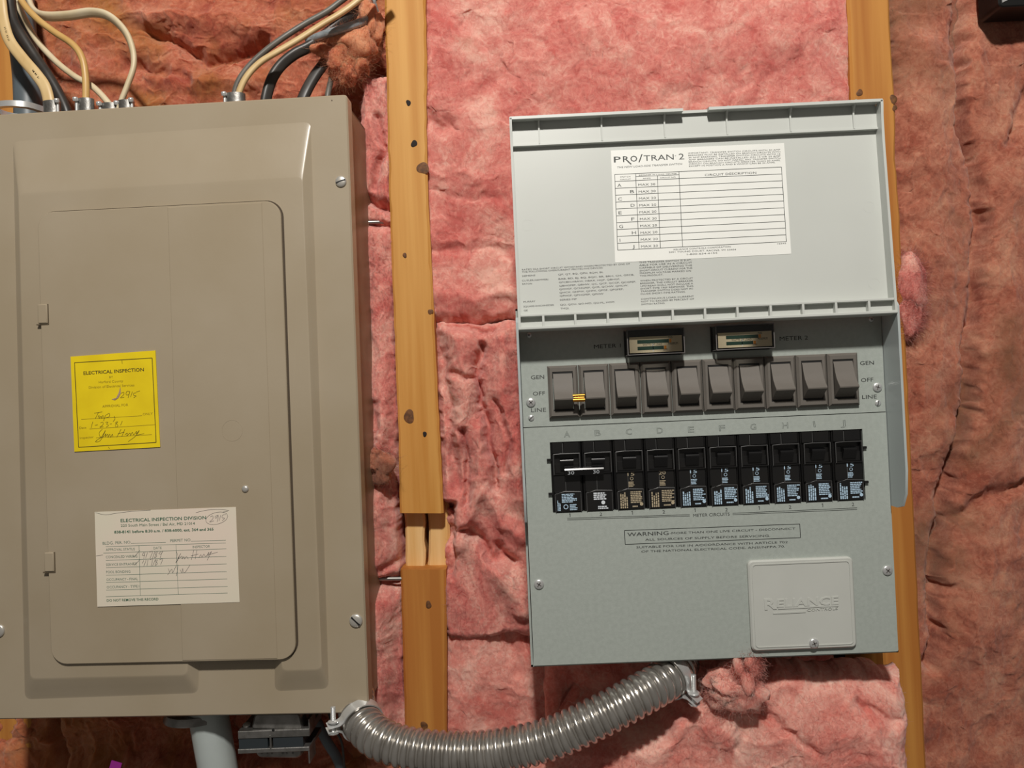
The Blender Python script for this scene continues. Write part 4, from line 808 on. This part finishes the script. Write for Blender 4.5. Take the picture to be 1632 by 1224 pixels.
cable('electrical_cable', [(600, -40, -.02), (546, 0, -.022), (520, 19, -.024), (486, 38, -.026), (451.5, 60, -.03), (422, 82, -.032), (396.6, 106, -.034), (380, 130, -.035), (373, 155, -.035), (371, 190, -.035)], 9.5, 'cablegrey', 'slim grey cable lying along the cream cable at the right')
cable('electrical_cable', [(620, -40, -.032), (571.5, 0, -.034), (546, 19, -.036), (511.5, 40, -.038), (477, 62, -.04), (443, 82, -.042), (414, 100, -.043), (392, 124, -.044), (379, 154, -.044), (373, 190, -.044)], 15, 'jacket', 'cream cable sweeping diagonally down to the panel at the right', flat(1.5, 18), up=(0, 1, 1))
cable('electrical_cable', [(610, -30, .005), (583.6, 8, .0), (546, 34, -.008), (500, 70, -.014), (470, 86, -.018), (448, 104, -.02), (433, 127, -.022), (424, 158, -.024), (420, 195, -.024)], 17, 'cableblack', 'ribbed black double cable curving behind the cream cable', flat(1.4, 18), up=(0, -.3, 1))
cable('electrical_cable', [(548, 40, .004), (525, 88, -.002), (501, 122, -.01), (484, 154, -.016), (472, 190, -.016)], 18, 'cableblack', 'short thick black cable emerging under the orange tuft', flat(1.3, 16), up=(1, 0, 0))
cable('electrical_cable', [(536, 90, .002), (528, 125, -.004), (522, 154, -.01), (518, 190, -.01)], 9, 'cablegrey', 'small grey cable stub at the right end of the panel top')
cable('grey_sleeve', [(490, 66, -.012), (512, 57, -.018), (540, 48, -.022), (566, 39, -.020), (590, 30, -.008)], 13, 'sleeve', 'shiny grey cable sleeve above the orange tuft')['category'] = 'cable sleeve'
cable('electrical_cable', [(590, -30, -.012), (597, 4, -.01), (604, 30, 0), (606, 60, .01)], 6, 'sleeve', 'thin shiny wire beside the top of the notched stud')
# clamps on top of the beige panel
def saddle(px, py, wpx, hpx, y, label, screws=1, side=1):
    A = at(px - wpx / 2, py, y); B = at(px + wpx / 2, py, y); H = hpx * .00054; c = (A + B) / 2; e = empty('cable_clamp', TR((c.x, y, c.z)), label, 'cable clamp', None); W = (B.x - A.x) / 2
    m = MB(); o_ = [(W * math.cos(t), W * .62 * math.sin(t)) for t in [2 * math.pi * i / 20 for i in range(20)]]; i_ = [(a * .86, b * .82) for a, b in o_]
    loops = [[(a, b, z) for a, b in pl] for pl, z in ((o_, -.012), (o_, H), (i_, H), (i_, -.012))]; m.loft(loops, False, False); m.build('collar', 'cast', e, 40)
    for s in range(screws):
        x = side * W * (.92 if s == 0 else -.92); m = MB(); m.lathe([(.0022, 0), (.0024, .0022), (.0020, .0032), (.0008, .0036)], (x, -.004, H * .9 - .002), (0, -.35, 1), 14); m.tube([(x, -.003, H * .7), (x, -.003, -.012)], .0013, 8); m.build('clamp_screw', 'zinc', e, 50)
saddle(83, 170, 27, 8, -.04, 'grey metal cable clamp gripping the printed cream cable')
saddle(137, 170, 26, 12, -.037, 'grey metal cable clamp gripping the tan cable', 1, -1)
saddle(176, 170, 30, 4, -.031, 'low bright clamp where the thin off white cable enters the panel', 2)
saddle(201, 167, 26, 6, -.034, 'bright clamp with a round screw beside the looped cable')
saddle(375, 158, 32, 8, -.044, 'bright metal clamp holding the cream and grey cables', 1, -1)
c = at(32, 177, -.02); m = MB(); R0 = .022
m.ring([(c.x + R0 * (1 + .06 * (i % 3 == 0)) * math.cos(i * .2618), R0 * .9 * math.sin(i * .2618)) for i in range(24)], [(c.x + R0 * .78 * math.cos(i * .2618), R0 * .7 * math.sin(i * .2618)) for i in range(24)], 0, .005)
m.v = [(x, -.02 + z_, c.z - y + .0025) for x, y, z_ in m.v]
tag(m.build('conduit_locknut', 'zinc', None, 40), 'bright notched locknut around the blue grey pipe base', 'locknut')

# ------------------------------------------------------------------ nails, pipe and connectors
for (xa, ya, xb, yb, y, lab) in ((574, 355, 640, 352.5, .006, 'steel nail bridging the beige panel and stud near the top'), (588, 922.5, 650, 922, -.003, 'steel nail bridging the beige panel and stud at the notch')):
    A, B = at(xa, ya, y), at(xb, yb, max(y + .006, .004)); m = MB(); m.tube([A, B], .0019, 12); tag(m.build('steel_nail', 'nail', None, 60), lab, 'nail')
cable('plastic_pipe', [(326, 1105, -.03), (334, 1150, -.03), (341, 1190, -.028), (347, 1224, -.026), (356, 1290, -.024), (372, 1420, -.02)], 60, 'pvclight', 'pale grey plastic pipe leaving the bottom of the beige panel')['category'] = 'pipe'
c = at(310, 1140, -.03); m = MB(); n = 28
m.loft([[(c.x + r * math.cos(2 * math.pi * i / n), c.y + r * .8 * math.sin(2 * math.pi * i / n), c.z - z) for i in range(n)] for r, z in ((.024, -.004), (.026, 0), (.026, .0025), (.020, .003))]); tag(m.build('conduit_bushing', 'cast', None, 40), 'dark metal ring above the pale grey plastic pipe', 'bushing')
cable('electrical_cable', [(505, 1150, .0), (520, 1180, .0), (540, 1215, .004), (556, 1270, .008)], 16, 'pvcdark', 'grey cable in the shade left of the conduit clamp')
cable('electrical_cable', [(522, 1130, -.012), (532, 1160, -.012), (545, 1185, -.010), (550, 1240, -.004)], 4, 'cableblack', 'thin dark wire hanging behind the two block connector')
m = MB(); A = at(178, 1212, -.03); m.prism([(0, 0), (.009, -.003), (.0035, -.022), (-.0065, -.019)], .0006, -.0006); o = m.build('plastic_strip', 'purple'); o.location = A; tag(o, 'purple plastic strip poking from the insulation below the panel', 'plastic strip')
# two-block cable connector below the beige panel
YK = -.052; FK = Frame(TR((0, YK, 0))); q0 = FK.uv(435, 1178, 0)
tk = empty('cable_connector', TR((q0[0], YK, q0[1])), 'grey cast metal connector holding two black rubber blocks below the panel', 'cable connector'); FK = Frame(TR((q0[0], YK, q0[1])))
def kbox(x0, y0, x1, y1, yb, yf, bev=.0004): a_ = FK.uv(x0, y0, 0); b_ = FK.uv(x1, y1, 0); return MB().box(a_[0], b_[0], yb, yf, b_[1], a_[1], bev)
def casting(pts_f, pts_b, yf, yb, nm):
    f_ = [FK.uv(*p, 0) for p in pts_f]; m = MB(); fl_ = fillet(f_, .003, 3); bl_ = fillet([FK.uv(*p, 0) for p in pts_b], .003, 3)
    m.loft([[(p[0], yb, p[1]) for p in bl_], [(p[0], yf + .002, p[1]) for p in fl_], [(p[0], yf, p[1]) for p in inset(fl_, .0016)]]); return m.build(nm, 'cast', tk, 40)
casting([(402, 1160), (408, 1134), (480, 1133), (486, 1160)], [(402, 1160), (406, 1128), (482, 1127), (486, 1160)], -.004, .03, 'upper_casting')
lc = casting([(406, 1188), (484, 1188), (481, 1204), (474, 1209), (414, 1208), (408, 1202)], [(406, 1188), (484, 1188), (482, 1206), (474, 1211), (414, 1210), (407, 1204)], -.001, .03, 'lower_casting')
m = kbox(384, 1160, 497, 1167.5, .032, -.0075); m.build('upper_flange', 'cast', tk)
kbox(384, 1188.4, 497, 1190.8, .032, -.0075).build('lower_flange', 'cast', tk)
kbox(384.5, 1167.5, 431, 1188.4, .03, -.0065, .0003).build('rubber_block', 'rubber', tk); kbox(438.5, 1167.5, 487, 1188.4, .03, -.0065, .0003).build('rubber_block', 'rubber', tk)
kbox(433.5, 1165, 437.5, 1190, .0, -.0078, .0006).build('centre_post', 'cast', tk)
kbox(494.5, 1141, 497.5, 1166, .012, -.0070, .0004).build('bent_tab', 'cast', tk); kbox(494.5, 1190, 497.5, 1211, .012, -.0070, .0004).build('bent_tab', 'cast', tk)
m = MB(); c = FK.p(435.5, 1163.5, -.0075); m.lathe([(.0012, 0), (.0012, .0003), (.0006, .0004)], c, n=12); m.build('rivet', 'slot', tk)
m = MB(); c = FK.p(391, 1159, 0); m.lathe([(.0034, 0), (.0034, .0016), (.0024, .0024)], (c[0], .004, c[2] - .0006), (0, -.25, 1), 14); m.build('clamp_screw', 'zinc', tk, 50)
m = MB()
for px, w_ in ((417, 2.0), (426, 1.2), (433, 2), (450, 2.4), (457, 1.6), (466, 2.6)): a_ = FK.uv(px, 1198, 0); m.box(a_[0], a_[0] + w_ * .0005, -.0009, -.0014, a_[1] - .0014, a_[1] + .0014)
sub(m.build('cast_mark', 'pencil', tk), kind='stuff')
# flexible metal conduit
P = [(566, 1106, -.045), (570, 1134, -.060), (583, 1159, -.076), (610, 1180, -.088), (660, 1194, -.094), (730, 1200, -.098), (800, 1195, -.101), (880, 1176, -.104), (955, 1142, -.104), (1015, 1110, -.100), (1052, 1089, -.092), (1074, 1073, -.080), (1084, 1054, -.062)]
C_ = spline([tuple(at(*p)) for p in P], 40); L = [0.0]
for a_, b_ in zip(C_, C_[1:]): L.append(L[-1] + (b_ - a_).length)
tot = L[-1]; ring_p = .0066; N = int(tot / ring_p * 12); pts = []; rad = []; j = 0
for i in range(N + 1):
    s_ = tot * i / N
    while j < len(L) - 2 and L[j + 1] < s_: j += 1
    t = (s_ - L[j]) / max(1e-9, L[j + 1] - L[j]); pts.append(C_[j].lerp(C_[j + 1], t)); ph = (s_ / ring_p) % 1
    rad.append(.0147 + (.0016 * math.sin(math.pi * min(1, ph / .74)) ** .6 if ph < .74 else -.0009))
m = MB(); m.tube(pts, rad, 32); tag(m.build('flexible_conduit', 'conduit', None, 60), 'shiny corrugated metal conduit looping from the panel to the transfer switch', 'conduit')
def strap(i0, r, label, ear, bolt_len, bolt_up):
    c = pts[i0]; t = (pts[i0 + 1] - pts[i0 - 1]).normalized(); e = empty('conduit_clamp', TR(c), label, 'conduit clamp'); ex = Vector(ear).normalized(); ex = (ex - t * ex.dot(t)).normalized(); ey = t.cross(ex); m = MB()
    a0 = R_(16); prof = []
    for k in range(40):
        a_ = a0 + (2 * math.pi - 2 * a0) * k / 39; prof.append(ex * math.cos(a_) * r + ey * math.sin(a_) * r)
    head = [ex * (r + .011) + ey * .0022, ex * (r + .003) + ey * .0024]; tail = [ex * (r + .003) - ey * .0024, ex * (r + .011) - ey * .0022]
    path = head + prof + tail; h = .0042
    lp = [[tuple(p + t * h), tuple(p * 1.0 + p.normalized() * .0011 + t * h), tuple(p + p.normalized() * .0011 - t * h), tuple(p - t * h)] for p in path]
    m.loft(lp); m.build('strap', 'zinc', e, 40)
    b0 = ex * (r + .007); up = Vector(bolt_up).normalized(); bolt_p = []; rr = []
    n = 60
    for k in range(n + 1): bolt_p.append(b0 + up * (-.006 + (bolt_len + .006) * k / n)); rr.append(.0019 + .00025 * (k % 2))
    m = MB(); m.tube(bolt_p, rr, 12); m.build('threaded_bolt', 'zinc', e, 60)
    for k_ in (-.0042, .0036):
        m = MB(); m.lathe([(.0046, 0), (.0046, .0008), (.0038, .0016), (.002, .002)], b0 + up * k_, up if k_ > 0 else -up, 6 if k_ < 0 else 20); m.build('washer' if k_ > 0 else 'hex_nut', 'zinc', e, 40)
i1 = min(range(len(pts)), key=lambda i: (pts[i] - at(1068, 1077, -.084)).length); i2 = min(range(len(pts)), key=lambda i: (pts[i] - at(576, 1149, -.069)).length)
strap(i1, .0166, 'bright metal clamp with a threaded bolt under the transfer switch', (1, -.25, -.55), .019, (0, -.1, 1))
strap(i2, .0166, 'bright metal clamp around the conduit under the beige panel corner', (-1, -.15, .15), .016, (0, .1, 1))
# black box at the top right corner
A = at(1592, 11, -.02); e = empty('black_box', TR((A.x, -.02, A.z)), 'black plastic box cut off by the top right corner', 'box')
MB().prism(rrect(0, .09, 0, .06, .004, 4), .03, 0, .001).build('case', 'blackbox', e, 30)
m = MB(); m.prism([(.003, .0035), (.010, .0065), (.010, .0085), (.003, .0060)], 0, -.0006); m.build('silver_trim', 'zinc', e)
